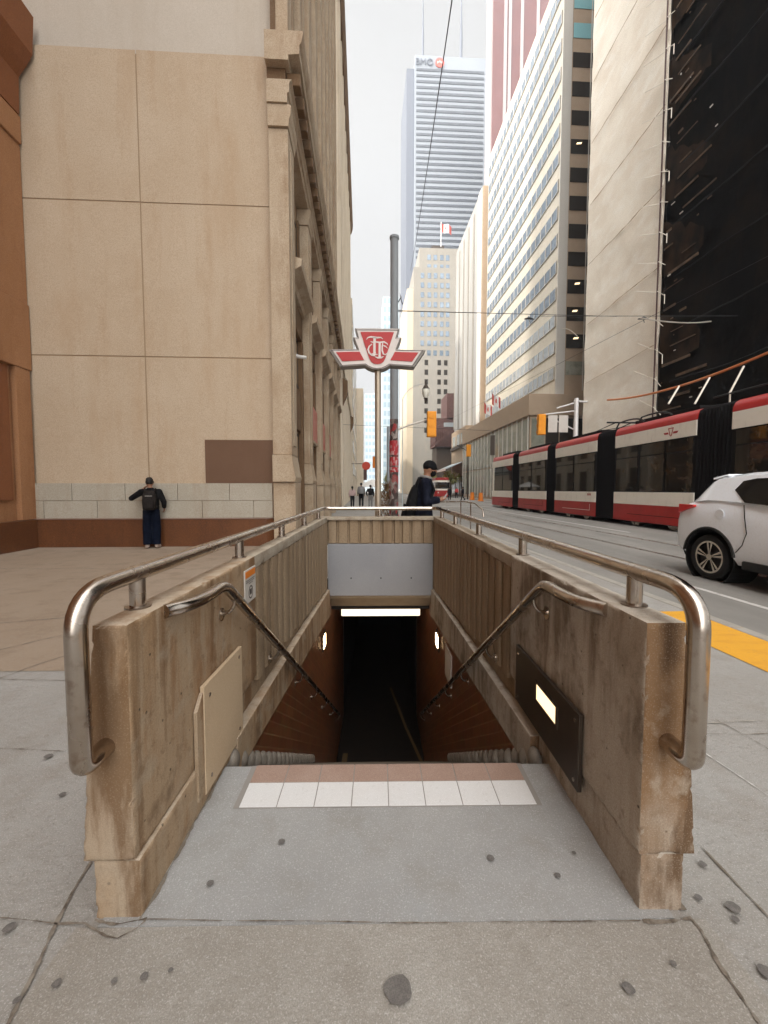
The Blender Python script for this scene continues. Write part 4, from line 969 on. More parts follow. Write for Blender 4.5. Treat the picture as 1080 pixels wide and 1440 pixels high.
for j in range(11):
    z0 = 6.2+j*5.1
    P_ = [(UW-.14-.05*noise.noise(Vector((v_,z0,0))), v_, z0+.10*noise.noise(Vector((v_*.4,z0,2)))-.05*(v_-VM)) for v_ in [VM+.1+i*.46 for i in range(20)]]
    q = MB(); q.tube(P_, [.012+.035*abs(noise.noise(Vector((i*.6,z0,5)))) for i in range(20)], 6); part('tarpaulin_seam', q, 'tarp_seam', Bw)
for j in range(12):
    z0 = 5.0+j*3.3
    P_ = [(UW-.26-.05*noise.noise(Vector((v_,z0,0))), v_, z0+.20*noise.noise(Vector((v_*.3,z0,2)))) for v_ in [9+i*1.1 for i in range(16)]]
    q = MB(); q.tube(P_, .05, 6); part('netting_seam', q, 'net_seam', Bw)
q = MB(); q.box(UW-.05,UW+.2,VM-.4,36.2,2.6,4.55); part('teal_sheet', q, 'teal_sheet', Bw)
q = MB(); q.box(UW-.02,UW+.2,8,VM-.5,0,3.8); part('hoarding', q, 'netting', Bw)
rnd = random.Random(3)
for j in range(19):
    z0 = 5.0+j*1.9
    q = MB(); q.tube([(UW-.35,VM+1.9+rnd.uniform(-.2,.2),z0+1.15),(UW-.30,VM-.15,z0)], .026, 8); part('scaffold_tube', q, 'tube', Bw)
    q = MB(); q.tube([(UW-.40,VM-.15,z0+.1),(UW-.55,VM-1.0,z0-.55+rnd.uniform(-.1,.1))], .024, 8); part('scaffold_tube', q, 'tube', Bw)
    q = MB(); q.tube([(UW-.40,VM-.35,z0-.9),(UW-.40,VM-.35,z0+.15)], .03, 8); part('scaffold_tube', q, 'tube', Bw)
    if j % 2: q = MB(); q.tube([(UW-.52,VM-1.0,z0-.5),(UW-.52,VM-1.0,z0-1.1)], .028, 8); part('scaffold_tube', q, 'tube', Bw)
q = MB(); q.tube([(UW-.38,VM-.12,0),(UW-.38,VM-.12,68)], .05, 8); part('standard_pole', q, 'maroon', Bw)
for j in range(34):
    z0 = 5.5+j*.95+rnd.uniform(-.4,.4); v1_ = VM-.5-rnd.uniform(.0,1.6); L_ = rnd.uniform(.3,2.6)
    q = MB(); q.box(UW-.37,UW-.31,v1_-L_,v1_,z0,z0+rnd.uniform(.03,.16)); part('board', q, 'net_brown', Bw)
for j in range(7):
    z0 = 4.5+j*5.2+rnd.uniform(-.6,.6)
    q = MB(); n_ = 9; vs = []
    for k in range(n_+1):
        t_ = k/n_; vs += [(UW-.30,VM-.45-t_*3.2,z0+.3*t_+.3*noise.noise(Vector((k*.7,j,0)))),(UW-.30,VM-.45-t_*3.2,z0+3.6-2.2*t_+.4*noise.noise(Vector((k*.7,j,5))))]
    q.add(vs, [(2*k,2*k+2,2*k+3,2*k+1) for k in range(n_)]); part('netting_glow', q, 'net_glow', Bw)
for j in range(26):
    vv = VM-rnd.uniform(.3,4.5)**1.0; z0 = rnd.uniform(5,32); a_ = rnd.uniform(.04,.35)
    q = MB(); q.box(UW-.42,UW-.38,vv-a_,vv,z0,z0+rnd.uniform(.03,.10)); part('sun_glint', q, 'tube' if j % 2 else 'net_brown', Bw)  # small pale and brown pieces drawn as sunlight glints on the netting
# ---- leaning props behind the streetcar roof
# ================================================================== VEHICLES
KS = 1.069
def zr(z): return 1.45+(z-1.45)*KS
CU = 11.33
def streetcar(name, label, mods, nose_v, near=True, u0=CU, group='red and white streetcars'):
    T = thing(name, label, 'streetcar', (u0+1.25, (mods[0][0]+nose_v)/2, RZ), 's', group)
    W_ = 2.6
    zs = dict(b=zr(.20), s=zr(.86), w=zr(1.34), g=zr(3.17), f=zr(3.66), t=zr(4.06))
    def prof(d):   # roof profile across the car
        return [(u0+d,zs['f']+.003),(u0+.02+d,zs['f']+.16),(u0+.09,zs['f']+.30),(u0+.22,zs['t']-.05),(u0+.45,zs['t']),(u0+W_-.45,zs['t']),(u0+W_-.22,zs['t']-.05),(u0+W_-.09,zs['f']+.30),(u0+W_-.02-d,zs['f']+.16),(u0+W_-d,zs['f']+.003)]
    for mi, (a, b, wins, door) in enumerate(mods):
        q = MB(); q.box(u0+.03,u0+W_-.03,a,b,zs['b']-.02,zs['f']); part('body_shell', q, 'tram_black', T)
        q = MB(); q.box(u0,u0+W_,a+.02,b-.02,zs['b'],zs['s']-.003); sk = part('skirt', q, 'tram_red', T, bevel=.02)
        q = MB(); q.box(u0-.004,u0-.0005,a+.5,b-1.0,zs['s']-.42,zs['s']-.40); q.box(u0-.004,u0-.0005,a+.5,a+.52,zs['s']-.40,zs['s']-.10)
        newobj('access_panel', q.mesh('access_panel', M['tram_white'] if mi == 2 else M['tram_black'], BASE[T.name]), sk)
        q = MB(); q.box(u0,u0+W_,a+.02,b-.02,zs['s'],zs['w']); part('lower_band', q, 'tram_white', T, bevel=.01)
        q = MB(); q.box(u0,u0+W_,a+.02,b-.02,zs['g'],zs['f']); part('upper_band', q, 'tram_white', T, bevel=.01)
        q = MB(); q.prism(prof(0), 'y', a+.02, b-.02); part('roof', q, 'tram_red', T, smooth=50)
        for (f0, f1) in wins:
            w0 = a+.02+(b-a-.04)*f0; w1 = a+.02+(b-a-.04)*f1
            q = MB(); q.box(u0-.004,u0+.029,w0,w1,zs['w']+.03,zs['g']-.04); part('window', q, 'tram_glass', T)
            q = MB(); q.box(u0+W_-.029,u0+W_+.004,w0,w1,zs['w']+.03,zs['g']-.04); part('window', q, 'tram_glass', T)
            q = MB(); q.box(u0-.012,u0-.0045,w0,w1,zs['g']-.52,zs['g']-.48); part('window_bar', q, 'tram_black', T)
        q = MB(); q.box(u0+.5,u0+W_-.5,a+.5,b-.6,zs['t']+.003,zs['t']+.16); part('roof_box', q, 'tram_black', T, bevel=.02)
        if mi < len(mods)-1:
            n_ = mods[mi+1][0]; nb_ = 9; rings = []
            for k in range(nb_*2+1):
                vv = b+(n_-b)*k/(nb_*2); d = .05 if k % 2 else .0
                pr = [(u0+.02+d,zs['b'])]+[(x if 0 else max(u0+.02+d,min(u0+W_-.02-d,x)),z-d) for x,z in prof(.02)]+[(u0+W_-.02-d,zs['b'])]
                rings.append([(x,vv,z) for x,z in pr])
            q = MB(); q.loft(rings); part('bellows', q, 'bellows', T)
    a, b = mods[-1][1], nose_v
    def plan(d=0): return [(u0+d,a+.003),(u0+d,a+.3),(u0+.10+d,a+(b-a)*.55),(u0+.40,b-.12),(u0+.75,b),(u0+W_-.75,b),(u0+W_-.40,b-.12),(u0+W_-.10-d,a+(b-a)*.55),(u0+W_-d,a+.3),(u0+W_-d,a+.003)]
    for nm, z0, z1, m, d in (('nose_skirt',zs['b'],zs['s']-.003,'tram_red',0),('nose_band',zs['s'],zs['w'],'tram_white',0),('windscreen',zs['w']+.003,zs['g']-.003,'tram_glass',.02),('nose_fascia',zs['g'],zs['f'],'tram_white',0),('nose_roof',zs['f']+.003,zs['t']-.05,'tram_red',.08)):
        q = MB(); q.prism(plan(d), 'z', z0, z1); part(nm, q, m, T, bevel=.02 if nm != 'windscreen' else 0)
    q = MB(); q.box(u0-.006,u0+.02,a+.01,a+.35,zs['w']-.01,zs['g']+.01); part('front_pillar', q, 'tram_white', T)
    for (a_, b_, *_r) in mods:
        for vv in (a_+1.2, b_-1.2):
            for uu in (u0+.25,u0+W_-.45):
                q = MB(); q.tube([(uu,vv,RZ+.30),(uu+.2,vv,RZ+.30)], .30, 18); part('wheel', q, 'steel_dark', T)
    return T
w3 = [(.03,.30),(.32,.62),(.65,.97)]; w2 = [(.04,.48),(.52,.96)]
mods = [(5.9*1.069,11.25*1.069,w3,0),(12.45*1.069,16.65*1.069,[(.03,.30),(.33,.62),(.66,.97)],1),(17.95*1.069,21.95*1.069,w2,0),(22.95*1.069,27.2*1.069,w2,1),(28.3*1.069,32.3*1.069,w2,0)]
TM = streetcar('streetcar', 'long red and white articulated streetcar passing on the near track', mods, 33.8*1.069)
# red winged crest on the white fascia
def crest(parent, cu, cv, cz, s, face_u, mred='tram_red'):
    q = MB()
    def pl(pts):
        a = [(face_u-.003, cv-x*s, cz+z*s) for x, z in pts]; b = [(face_u-.001, cv-x*s, cz+z*s) for x, z in pts]
        n_ = len(pts); q.add(a+b, [tuple(range(n_))[::-1],tuple(range(n_,2*n_))]+[(i,(i+1)%n_,n_+(i+1)%n_,n_+i) for i in range(n_)])
    for sg in (-1,1):
        pl([(sg*.02,.42),(sg*.02,.32),(sg*.24,.32),(sg*.08,-.26),(sg*.02,-.32),(sg*.02,-.46),(sg*.16,-.34),(sg*.38,.42)])
        pl([(sg*.36,.0),(sg*1.0,.0),(sg*.85,-.2),(sg*.28,-.2)])
    return part('crest', q, mred, parent)
crest(TM, 0, 13.55*1.069, zr(3.42), .36, CU)
q = MB()
for i in range(4):
    v_ = 18.35*1.069+i*.09; q.box(CU-.004,CU-.0005,v_,v_+.055,zr(1.16),zr(1.26))
part('fleet_number', q, 'tram_red', TM)
# roof gear: pantograph on the middle, rails on the near module
q = MB(); cv = 18.2*1.069; zt_ = zr(4.06)
q.tube([(CU+.9,cv-1.3,zt_+.10),(CU+.9,cv+1.4,zt_+.24),(CU+.9,cv-.2,zt_+.42)], .03, 8); q.tube([(CU+1.7,cv-1.3,zt_+.10),(CU+1.7,cv+1.4,zt_+.24),(CU+1.7,cv-.2,zt_+.42)], .03, 8)
q.tube([(CU+.5,cv-.2,zt_+.44),(CU+2.1,cv-.2,zt_+.44)], .04, 8); part('pantograph', q, 'black', TM)
for v0_ in (14.2,15.6):
    q = MB(); q.tube([tuple(p) for p in arc((CU+.35,v0_*1.069-.3,zt_),(CU+.35,v0_*1.069+.1,zt_+.34),(CU+.35,v0_*1.069+1.4,zt_+.22),8)]+[(CU+.35,v0_*1.069+1.6,zt_)], .035, 8); part('roof_pipe', q, 'black', TM)
q = MB(); q.tube([(CU+.45,6.6,zt_+.28),(CU+.45,13.2,zt_+.28)], .03, 8)
part('roof_rail', q, 'black', TM)
for v_ in (7,8.4,9.8,11.2,12.6):
    q = MB(); q.tube([(CU+.45,v_,zt_-.02),(CU+.45,v_,zt_+.28)], .025, 8); part('roof_rail_post', q, 'tube', TM)
# oncoming streetcar far down the street
vF = 74.0; uF = V(622,690,vF).x-1.25
T2 = thing('streetcar', 'small oncoming red and white streetcar far down the street', 'streetcar', (uF+1.25,vF+7,RZ), 's', 'red and white streetcars')
q = MB(); q.prism([(uF,vF+.6),(uF+.35,vF),(uF+2.35,vF),(uF+2.7,vF+.6),(uF+2.7,vF+15),(uF,vF+15)], 'z', .15, 1.25); part('lower_body', q, 'tram_red', T2, bevel=.05)
q = MB(); q.prism([(uF+.02,vF+.62),(uF+.37,vF+.02),(uF+2.33,vF+.02),(uF+2.68,vF+.62),(uF+2.68,vF+15),(uF+.02,vF+15)], 'z', 1.253, 1.55); part('white_band', q, 'tram_white', T2)
q = MB(); q.prism([(uF+.04,vF+.7),(uF+.39,vF+.08),(uF+2.31,vF+.08),(uF+2.66,vF+.7),(uF+2.66,vF+15),(uF+.04,vF+15)], 'z', 1.553, 2.75); part('cab', q, 'tram_glass', T2)
q = MB(); q.prism([(uF,vF+.6),(uF+.35,vF),(uF+2.35,vF),(uF+2.7,vF+.6),(uF+2.7,vF+15),(uF,vF+15)], 'z', 2.753, 3.1); part('fascia', q, 'tram_white', T2)
q = MB(); q.prism([(uF+.1,vF+.7),(uF+.45,vF+.1),(uF+2.25,vF+.1),(uF+2.6,vF+.7),(uF+2.6,vF+15),(uF+.1,vF+15)], 'z', 3.103, 3.6); part('roof', q, 'tram_red', T2, bevel=.1)
for x in (uF+.5,uF+2.2):
    q = MB(); q.disc((x,vF-.003,.85),(0,-1,0),.14,.03,16); part('headlight', q, 'white_sign', T2)
# ---- white SUV at the kerb side lane
def suv():
    T = thing('parked_car', 'white compact suv with dark glass and five-spoke alloy wheels on the road', 'car', (0,0,0), 'l')
    k = KS
    rings = []
    for (s,w,z0,zb) in ((0,.56,.52,.90),(.05,.74,.43,1.02),(.16,.83,.38,1.14),(.36,.885,.34,1.21),(.62,.905,.32,1.27),(1.0,.905,.31,1.30),(1.35,.905,.31,1.24),(2.0,.90,.31,1.17),(2.9,.90,.31,1.10),(3.35,.89,.31,1.04),(3.85,.86,.32,.95),(4.15,.76,.36,.84),(4.28,.52,.45,.70)):
        zm = (z0+zb)/2
        half = [(w*.90,z0),(w*.985,z0+.10),(w,zm-.05),(w*.992,zm+.15),(w*.955,zb-.10),(w*.90,zb-.02),(w*.80,zb+.012)]
        rings.append([(x,s,z) for x,z in half]+[(-x,s,z) for x,z in half[::-1]])
    q = MB(); q.loft(rings); me = q.mesh('body', M['car_white'], smooth=42)
    tmp = newobj('tmp_body', me)
    cut = MB()
    for sy in (.86,3.5): cut.tube([(-1.2,sy,.36),(1.2,sy,.36)], .45, 40)
    co = newobj('tmp_cut', cut.mesh('cut', M['car_white']))
    b = tmp.modifiers.new('b','BOOLEAN'); b.operation = 'DIFFERENCE'; b.object = co; b.solver = 'EXACT'
    dg = bpy.context.evaluated_depsgraph_get(); out = D.meshes.new_from_object(tmp.evaluated_get(dg)); D.objects.remove(tmp); D.objects.remove(co)
    out.polygons.foreach_set('use_smooth', [True]*len(out.polygons)); out.set_sharp_from_angle(angle=rad(38))
    out.materials.clear(); out.materials.append(M['car_white']); newobj('body', out, T)
    # cabin
    rings = []
    for (s,zb,zt,wb,wt) in ((.26,1.18,1.19,.70,.62),(.52,1.22,1.44,.83,.68),(.70,1.25,1.585,.86,.69),(.80,1.26,1.63,.865,.69),(1.3,1.24,1.675,.86,.70),(1.9,1.17,1.685,.87,.70),(2.4,1.13,1.65,.87,.68),(2.75,1.10,1.52,.86,.66),(3.3,1.05,1.10,.82,.70)):
        half = [(wb,zb),(wt+.03,zt-.10 if zt-zb>.15 else zb+.005),(wt,zt-.04 if zt-zb>.15 else zb+.008),(wt-.10,zt)]
        rings.append([(x,s,z) for x,z in half]+[(-x,s,z) for x,z in half[::-1]])
    q = MB(); q.loft(rings); part('cabin', q, 'car_white', T, smooth=40)
    def wy(s,z):
        zb = 1.22; t = (z-zb)/(1.58-zb); return .868-.145*t+.004
    for sg in (-1,1):
        pts = [(1.18,1.42),(1.42,1.235),(2.02,1.195),(2.02,1.585),(1.45,1.585),(1.26,1.55)]
        q = MB(); n_ = len(pts)
        q.add([(sg*wy(s,z),s,z) for s,z in pts]+[(sg*(wy(s,z)+.008),s,z) for s,z in pts], [tuple(range(n_))[::-1],tuple(range(n_,2*n_))]+[(i,(i+1)%n_,n_+(i+1)%n_,n_+i) for i in range(n_)]); part('rear_window', q, 'car_glass', T)
        pts = [(2.07,1.19),(2.95,1.13),(2.62,1.50),(2.35,1.575),(2.07,1.585)]; n_ = len(pts)
        q = MB(); q.add([(sg*wy(s,z),s,z) for s,z in pts]+[(sg*(wy(s,z)+.008),s,z) for s,z in pts], [tuple(range(n_))[::-1],tuple(range(n_,2*n_))]+[(i,(i+1)%n_,n_+(i+1)%n_,n_+i) for i in range(n_)]); part('front_window', q, 'car_glass', T)
        q = MB(); q.tube([(sg*.905,2.15,1.02),(sg*.935,2.2,1.03),(sg*.935,2.36,1.03),(sg*.905,2.41,1.02)], .014, 8); part('door_handle', q, 'car_white', T)
        for pts in ([(1.40,1.20),(1.46,1.02),(1.50,.80),(1.44,.62),(1.34,.50)],[(2.05,1.17),(2.06,.8),(2.05,.42)],[(3.02,1.08),(3.05,.75),(3.0,.42)]):
            q = MB(); q.tube([(sg*(.9035 if z < 1.1 else .862 if z > 1.16 else .893), s_, z) for s_, z in pts], .006, 6); part('door_seam', q, 'black', T)
        q = MB(); q.tube([(sg*.895,1.05,1.05),(sg*.9045,1.05,1.05)], .075, 20); part('fuel_flap', q, 'car_white', T, bevel=.003)
        # wraparound tail lamp
        q = MB(); q.hexa([(sg*.62,.04,1.0),(sg*.868,.20,1.03),(sg*.912,.56,1.14),(sg*.80,.56,1.14)],[(sg*.66,.075,1.13),(sg*.862,.20,1.18),(sg*.905,.56,1.175),(sg*.78,.56,1.175)]); part('tail_lamp', q, 'tail', T, bevel=.008)
        q = MB(); q.hexa([(sg*.60,4.10,.72),(sg*.78,3.95,.74),(sg*.85,3.72,.80),(sg*.6,3.8,.8)],[(sg*.60,4.06,.82),(sg*.77,3.92,.86),(sg*.84,3.70,.88),(sg*.6,3.8,.88)]); part('headlight', q, 'win_pale', T)
        q = MB(); q.ball((sg*.99,2.85,1.12),.09,.06,.075); q.tube([(sg*.87,2.82,1.10),(sg*.95,2.84,1.11)],.02,8); part('mirror', q, 'car_white', T, smooth=60)
        q = MB(); q.box(min(sg*.80,sg*.912),max(sg*.80,sg*.912),1.45,3.1,.275,.40); part('sill', q, 'black', T, bevel=.02)
        for sy, nm in ((.86,'rear'),(3.5,'front')):
            q = MB(); q.tube([(sg*.45,sy,.36),(sg*.46,sy,.36)], .449, 32); q.ring((sg*.46,sy,.36),(sg,0,0),.436,.449,.425,32); part('wheel_well', q, 'black', T)
            q = MB(); a0 = rad(8); a1 = rad(172); path = [(sg*.900,sy+.462*math.cos(a0+(a1-a0)*i/20),.36+.462*math.sin(a0+(a1-a0)*i/20)) for i in range(21)]
            q.tube(path, .022, 8); part('arch_trim', q, 'black', T, smooth=50)
            o = thing_wheel(T, sg, sy)
    q = MB(); q.hexa([(-.60,.30,1.24),(.60,.30,1.24),(.56,.62,1.56),(-.56,.62,1.56)],[(-.60,.285,1.25),(.60,.285,1.25),(.56,.605,1.57),(-.56,.605,1.57)]); part('tailgate_window', q, 'car_glass', T)
    q = MB(); q.hexa([(-.62,.60,1.585),(.62,.60,1.585),(.62,.86,1.64),(-.62,.86,1.64)],[(-.60,.58,1.615),(.60,.58,1.615),(.60,.86,1.668),(-.60,.86,1.668)]); part('roof_spoiler', q, 'car_white', T, bevel=.008)
    q = MB(); q.hexa([(-.60,2.78,1.50),(.60,2.78,1.50),(.66,3.25,1.13),(-.66,3.25,1.13)],[(-.60,2.80,1.515),(.60,2.80,1.515),(.66,3.27,1.145),(-.66,3.27,1.145)]); part('windscreen', q, 'car_glass', T)
    q = MB(); q.hexa([(-.55,.01,.40),(.55,.01,.40),(.80,.30,.30),(-.80,.30,.30)],[(-.55,-.01,.52),(.55,-.01,.52),(.86,.30,.46),(-.86,.30,.46)]); part('rear_bumper', q, 'black', T, bevel=.02)
    q = MB(); q.box(-.26,.26,-.02,.0,.72,.83); part('number_plate', q, 'white_sign', T)
    q = MB(); q.box(-.72,.72,.3,4.0,.24,.36); part('underside', q, 'black', T)
    return T
def thing_wheel(T, sg, sy):
    q = MB(); q.loft([[(sg*x,sy+r_*math.cos(2*math.pi*i/36),.36+r_*math.sin(2*math.pi*i/36)) for i in range(36)] for x, r_ in ((.66,.29),(.67,.345),(.70,.358),(.84,.358),(.875,.345),(.885,.305),(.875,.265),(.86,.25),(.80,.245))])
    w = part('wheel', q, 'tyre', T, smooth=35)
    q = MB(); q.ring((sg*.862,sy,.36),(sg,0,0),.228,.256,.012,36); q.disc((sg*.83,sy,.36),(sg,0,0),.05,.042,16)
    for i in range(5):
        for dd in (-.17,.17):
            a = 2*math.pi*i/5+.3
            def pt(r_,aa,x): return (sg*x, sy+r_*math.cos(aa), .36+r_*math.sin(aa))
            q.hexa([pt(.03,a+dd-.5*0,.85),pt(.240,a+dd*.9-.09,.85),pt(.240,a+dd*.9+.09,.85),pt(.04,a+dd+.3*0+.25,.85)],[pt(.03,a+dd,.868),pt(.240,a+dd*.9-.08,.872),pt(.240,a+dd*.9+.08,.872),pt(.04,a+dd+.25,.868)])
    newobj('rim', q.mesh('rim', M['alloy'], BASE[T.name], smooth=30), w)
    q = MB(); q.disc((sg*.80,sy,.36),(sg,0,0),.240,.02,24); newobj('brake_disc', q.mesh('brake_disc', M['black'], BASE[T.name]), w)
    return w
CAR = suv()
# rear wheel at street v 6.93, near side at u 5.88; the car faces back towards the camera
KC = 1.085
CAR.scale = (KC,)*3
cu = 5.89+.905*KC; cvr = 6.60+.86*KC
CAR.location = S(cu, cvr, RZ); CAR.rotation_euler.z = PHI+math.pi
CAR.name = 'parked_car'
# ================================================================== TRANSIT SIGN
c0 = W(530.5,490.5,6.86)
TS = thing('transit_sign', 'red and white winged transit sign with monogram on a slim pole', 'sign', (c0.x, c0.y, 0))
px_, py_, pz_ = c0
UZ = .00174*6.86/6.7
def half(pts):    # right half, mirrored to a closed outline
    return [(x*UZ,z*UZ) for x,z in pts]+[(-x*UZ,z*UZ) for x,z in pts[::-1] if abs(x) > 1e-6]
def at(pts): return [(px_+x, pz_+z) for x,z in pts]
outl = [(0,186),(208,186),(184,104),(228,104),(183,-4),(450,-8),(345,-164),(118,-150),(92,-168),(48,-186),(0,-190)]
def inset(pts, k):   # shrink towards the centre line of each piece
    return [(x*(1-k*.6)-(0 if x == 0 else k*9), z-(k*38 if z > 100 else (k*24 if z > -50 else -k*26))) for x, z in pts]
q = MB(); q.prism(at(half(outl)), 'y', py_, py_+.20); part('sign_box', q, 'sign_side', TS, bevel=.004)
q = MB(); q.prism(at(half(inset(outl,.12))), 'y', py_-.006, py_-.0005); part('outline', q, 'sign_white', TS)
q = MB(); O_ = at(half([(x*(1-.035)-(0 if x == 0 else 6), z-(16 if z > 110 else 12 if z > 0 else -9 if z < -100 else 9)) for x, z in outl])); O_.append(O_[0])
q.ribbon(O_, 6*UZ, py_-.011, py_-.0065); part('dark_line', q, 'sign_edge', TS)
q = MB(); q.prism(at(half([(0,150),(156,150),(152,138),(74,-92),(58,-120),(32,-138),(0,-143)])), 'y', py_-.016, py_-.0115); part('red_shield', q, 'sign_red', TS)
for sg in (-1,1):
    q = MB(); q.prism(at([(sg*x*UZ,z*UZ) for x,z in ((163,-30),(384,-34),(325,-118),(122,-106))]), 'y', py_-.016, py_-.0115); part('red_wing', q, 'sign_red', TS)
q = MB(); y0_, y1_ = py_-.021, py_-.0165
P = lambda pts: [(px_+x*UZ, pz_+z*UZ) for x, z in pts]
Z = lambda ws: [w*UZ for w in ws]
# blackletter-style monogram: two crossbars, two stems, a big curved C
q.ribbon(P([(-102,78),(-86,98),(-60,104),(0,98),(34,100),(52,86)]), Z([4,10,15,15,10,4]), y0_, y1_)
q.ribbon(P([(-24,100),(-26,40),(-26,-30),(-24,-48)]), Z([24,22,22,26]), y0_, y1_)
q.ribbon(P([(-52,-46),(-30,-58),(4,-54)]), Z([6,16,5]), y0_-.0006, y1_-.0006)
q.ribbon(P([(-62,62),(-44,56),(-18,60),(20,54),(62,60),(92,44),(98,30)]), Z([4,10,12,14,14,9,3]), y0_-.0012, y1_-.0012)
q.ribbon(P([(24,58),(22,0),(22,-60),(22,-78)]), Z([20,20,20,24]), y0_-.0018, y1_-.0018)
q.ribbon(P([(-20,-76),(6,-86),(40,-84),(60,-72)]), Z([5,14,14,4]), y0_-.0024, y1_-.0024)
q.ribbon(P([(-48,40),(-74,18),(-84,-10),(-76,-40),(-52,-62),(-20,-70)]), Z([5,12,16,16,12,5]), y0_-.003, y1_-.003)
q.ribbon(P([(52,52),(46,20),(46,-20),(56,-50),(76,-58),(96,-38)]), Z([8,12,14,14,10,3]), y0_-.0036, y1_-.0036)
q.ribbon(P([(56,26),(78,18),(96,0)]), Z([9,10,3]), y0_-.0042, y1_-.0042)
part('monogram', q, 'sign_white', TS)
q = MB(); q.tube([(px_+.01,py_+.10,0),(px_+.01,py_+.10,pz_-.30)], .052, 18); part('pole', q, 'pole_tan', TS, smooth=50)
# ================================================================== POLES, SIGNALS, LAMPS
pu = W(554,700,8.9)
UP = thing('utility_pole', 'tall grey utility pole wrapped in peeling posters low down', 'pole', (pu.x,8.9,0))
zt = W(554,335,8.9).z; zm = W(554,590,8.9).z; zl = W(554,618,8.9).z
q = MB(); q.tube([(pu.x,8.9,zm),(pu.x,8.9,zt)], [.088,.084], 18); part('shaft', q, 'pole_grey', UP, smooth=50)
q = MB(); q.tube([(pu.x,8.9,zt-.02),(pu.x,8.9,zt+.03)], .10, 18); part('cap', q, 'pole_grey', UP, smooth=50)
q = MB(); q.tube([(pu.x,8.9,zl),(pu.x,8.9,zm)], .090, 18); part('lower_shaft', q, 'pole_dark', UP, smooth=50)
q = MB(); q.tube([(pu.x,8.9,0),(pu.x,8.9,zl)], .096, 18); part('postered_base', q, 'pole_dark', UP, smooth=50)
for (a,b) in ((640,620),(655,643),(664,657)):
    q = MB(); q.tube([(pu.x,8.9,W(554,a,8.9).z),(pu.x,8.9,W(554,b,8.9).z)], .100, 18); part('poster', q, 'poster_red', UP, smooth=50)
q = MB(); q.tube([tuple(W(549,437,8.9)),tuple(W(566,437,8.9))], .02, 8); part('wire_bracket', q, 'pole_grey', UP)
q = MB(); q.tube([tuple(W(560,425,8.9)),tuple(W(564,418,8.9)),tuple(W(562,412,8.9)),tuple(W(566,428,8.9))], .012, 6); part('insulator', q, 'wire', UP)
def signal(px, top, bot, Y, label, extra=()):
    a = W(px,top,Y); b = W(px,bot,Y); h = a.z-b.z; w = h*.36
    T = thing('traffic_signal', label, 'traffic light', (a.x,Y,b.z), group='yellow traffic signals')
    q = MB(); q.box(a.x-w/2,a.x+w/2,Y,Y+w*.7,b.z,a.z); part('housing', q, 'signal', T, bevel=.03*h)
    for i in range(3):
        z = b.z+h*(.5+i)/3
        q = MB(); q.tube([(a.x,Y-.004,z),(a.x,Y-.03,z)], w*.36, 20); part('back_dome', q, 'signal', T, smooth=40)
        q = MB(); q.tube([(a.x,Y+w*.7,z),(a.x,Y+w*1.15,z)], w*.38, 20); part('visor', q, 'signal', T, smooth=40)
    return T
signal(607.5,578,614,19.0,'yellow traffic signal hanging from the arm right of the utility pole')
signal(763,582,611,26.0,'yellow traffic signal beside two pale sign panels over the streetcar')
signal(659.5,625,642,62.0,'small far yellow traffic signal on a thin dark pole')
# arm and pole of the first signal
ap = W(546,640,19.3)
A_ = thing('signal_mast', 'thin pale mast arm carrying the yellow signal from a slim post', 'mast', (ap.x,19.3,0))
q = MB(); q.tube([(ap.x,19.3,0),(ap.x,19.3,W(546,600,19.3).z)], .07, 10); part('post', q, 'pole_grey', A_)
q = MB(); q.tube([tuple(W(546,610,19.3)),tuple(W(575,598,19.3)),tuple(W(605,589,19.3))], .04, 8); part('arm', q, 'white_sign', A_)
lp = W(598,690,24)
A_ = thing('street_lamp', 'ornate hanging globe street lamp with dark cap and curved bracket', 'street lamp', (W(566,690,24).x,24,0))
bx = W(566,690,24).x
q = MB(); q.tube([(bx,24,0),(bx,24,W(566,560,24).z)], .02, 10); part('post', q, 'hazy', A_)
q = MB(); q.tube([tuple(p) for p in arc(W(566,562,24),W(575,541,24),W(596,540,24),9)], .014, 8); part('bracket', q, 'pole_grey', A_)
z = lambda py: W(598,py,24).z
q = MB(); q.tube([(lp.x,24,z(y)) for y in (536,540,542,545,547)], [.03,.03,.10,.16,.22], 14); part('cap', q, 'bronze', A_)
q = MB(); q.tube([(lp.x,24,z(y)) for y in (547,549,553,557,560)], [.18,.22,.22,.16,.10], 14); part('globe', q, 'globe', A_, smooth=60)
q = MB(); q.tube([(lp.x,24,z(y)) for y in (560,562,565,567)], [.12,.08,.06,.02], 12); part('finial', q, 'bronze', A_)
# white pole with bracket arms and two pale sign panels
Yp = 26.3; wp = W(807.5,690,Yp)
A_ = thing('white_pole', 'white street pole with bracket arms behind the streetcar', 'pole', (wp.x,Yp,0))
q = MB(); q.tube([(wp.x,Yp,-.1),(wp.x,Yp,W(807,560,Yp).z)], [.17,.13], 14); part('shaft', q, 'white_pole', A_, smooth=50)
for (a, b) in (((807,567),(783,574)),((807,578),(757,584)),((807,604),(783,592))):
    q = MB(); q.tube([tuple(W(a[0],a[1],Yp)),tuple(W(b[0],b[1],Yp))], .045, 8); part('arm', q, 'white_pole', A_)
q = MB(); q.tube([tuple(W(807,564,Yp)),tuple(W(826,565,Yp))], .06, 8); part('arm', q, 'white_pole', A_)
for i, px in enumerate((777,792)):
    a, b = W(px-6,584,26.1), W(px+6.5,608,26.1)
    q = MB(); q.box(a.x,b.x,26.08,26.12,b.z,a.z); solo('sign_panel', ('pale back of a sign panel next to the yellow signal','pale back of a sign panel next to the white pole')[i], 'sign', q, 'white_sign', (a.x,26.1,b.z), bevel=.02)
Yq = 62.3; a = W(657.5,690,Yq)
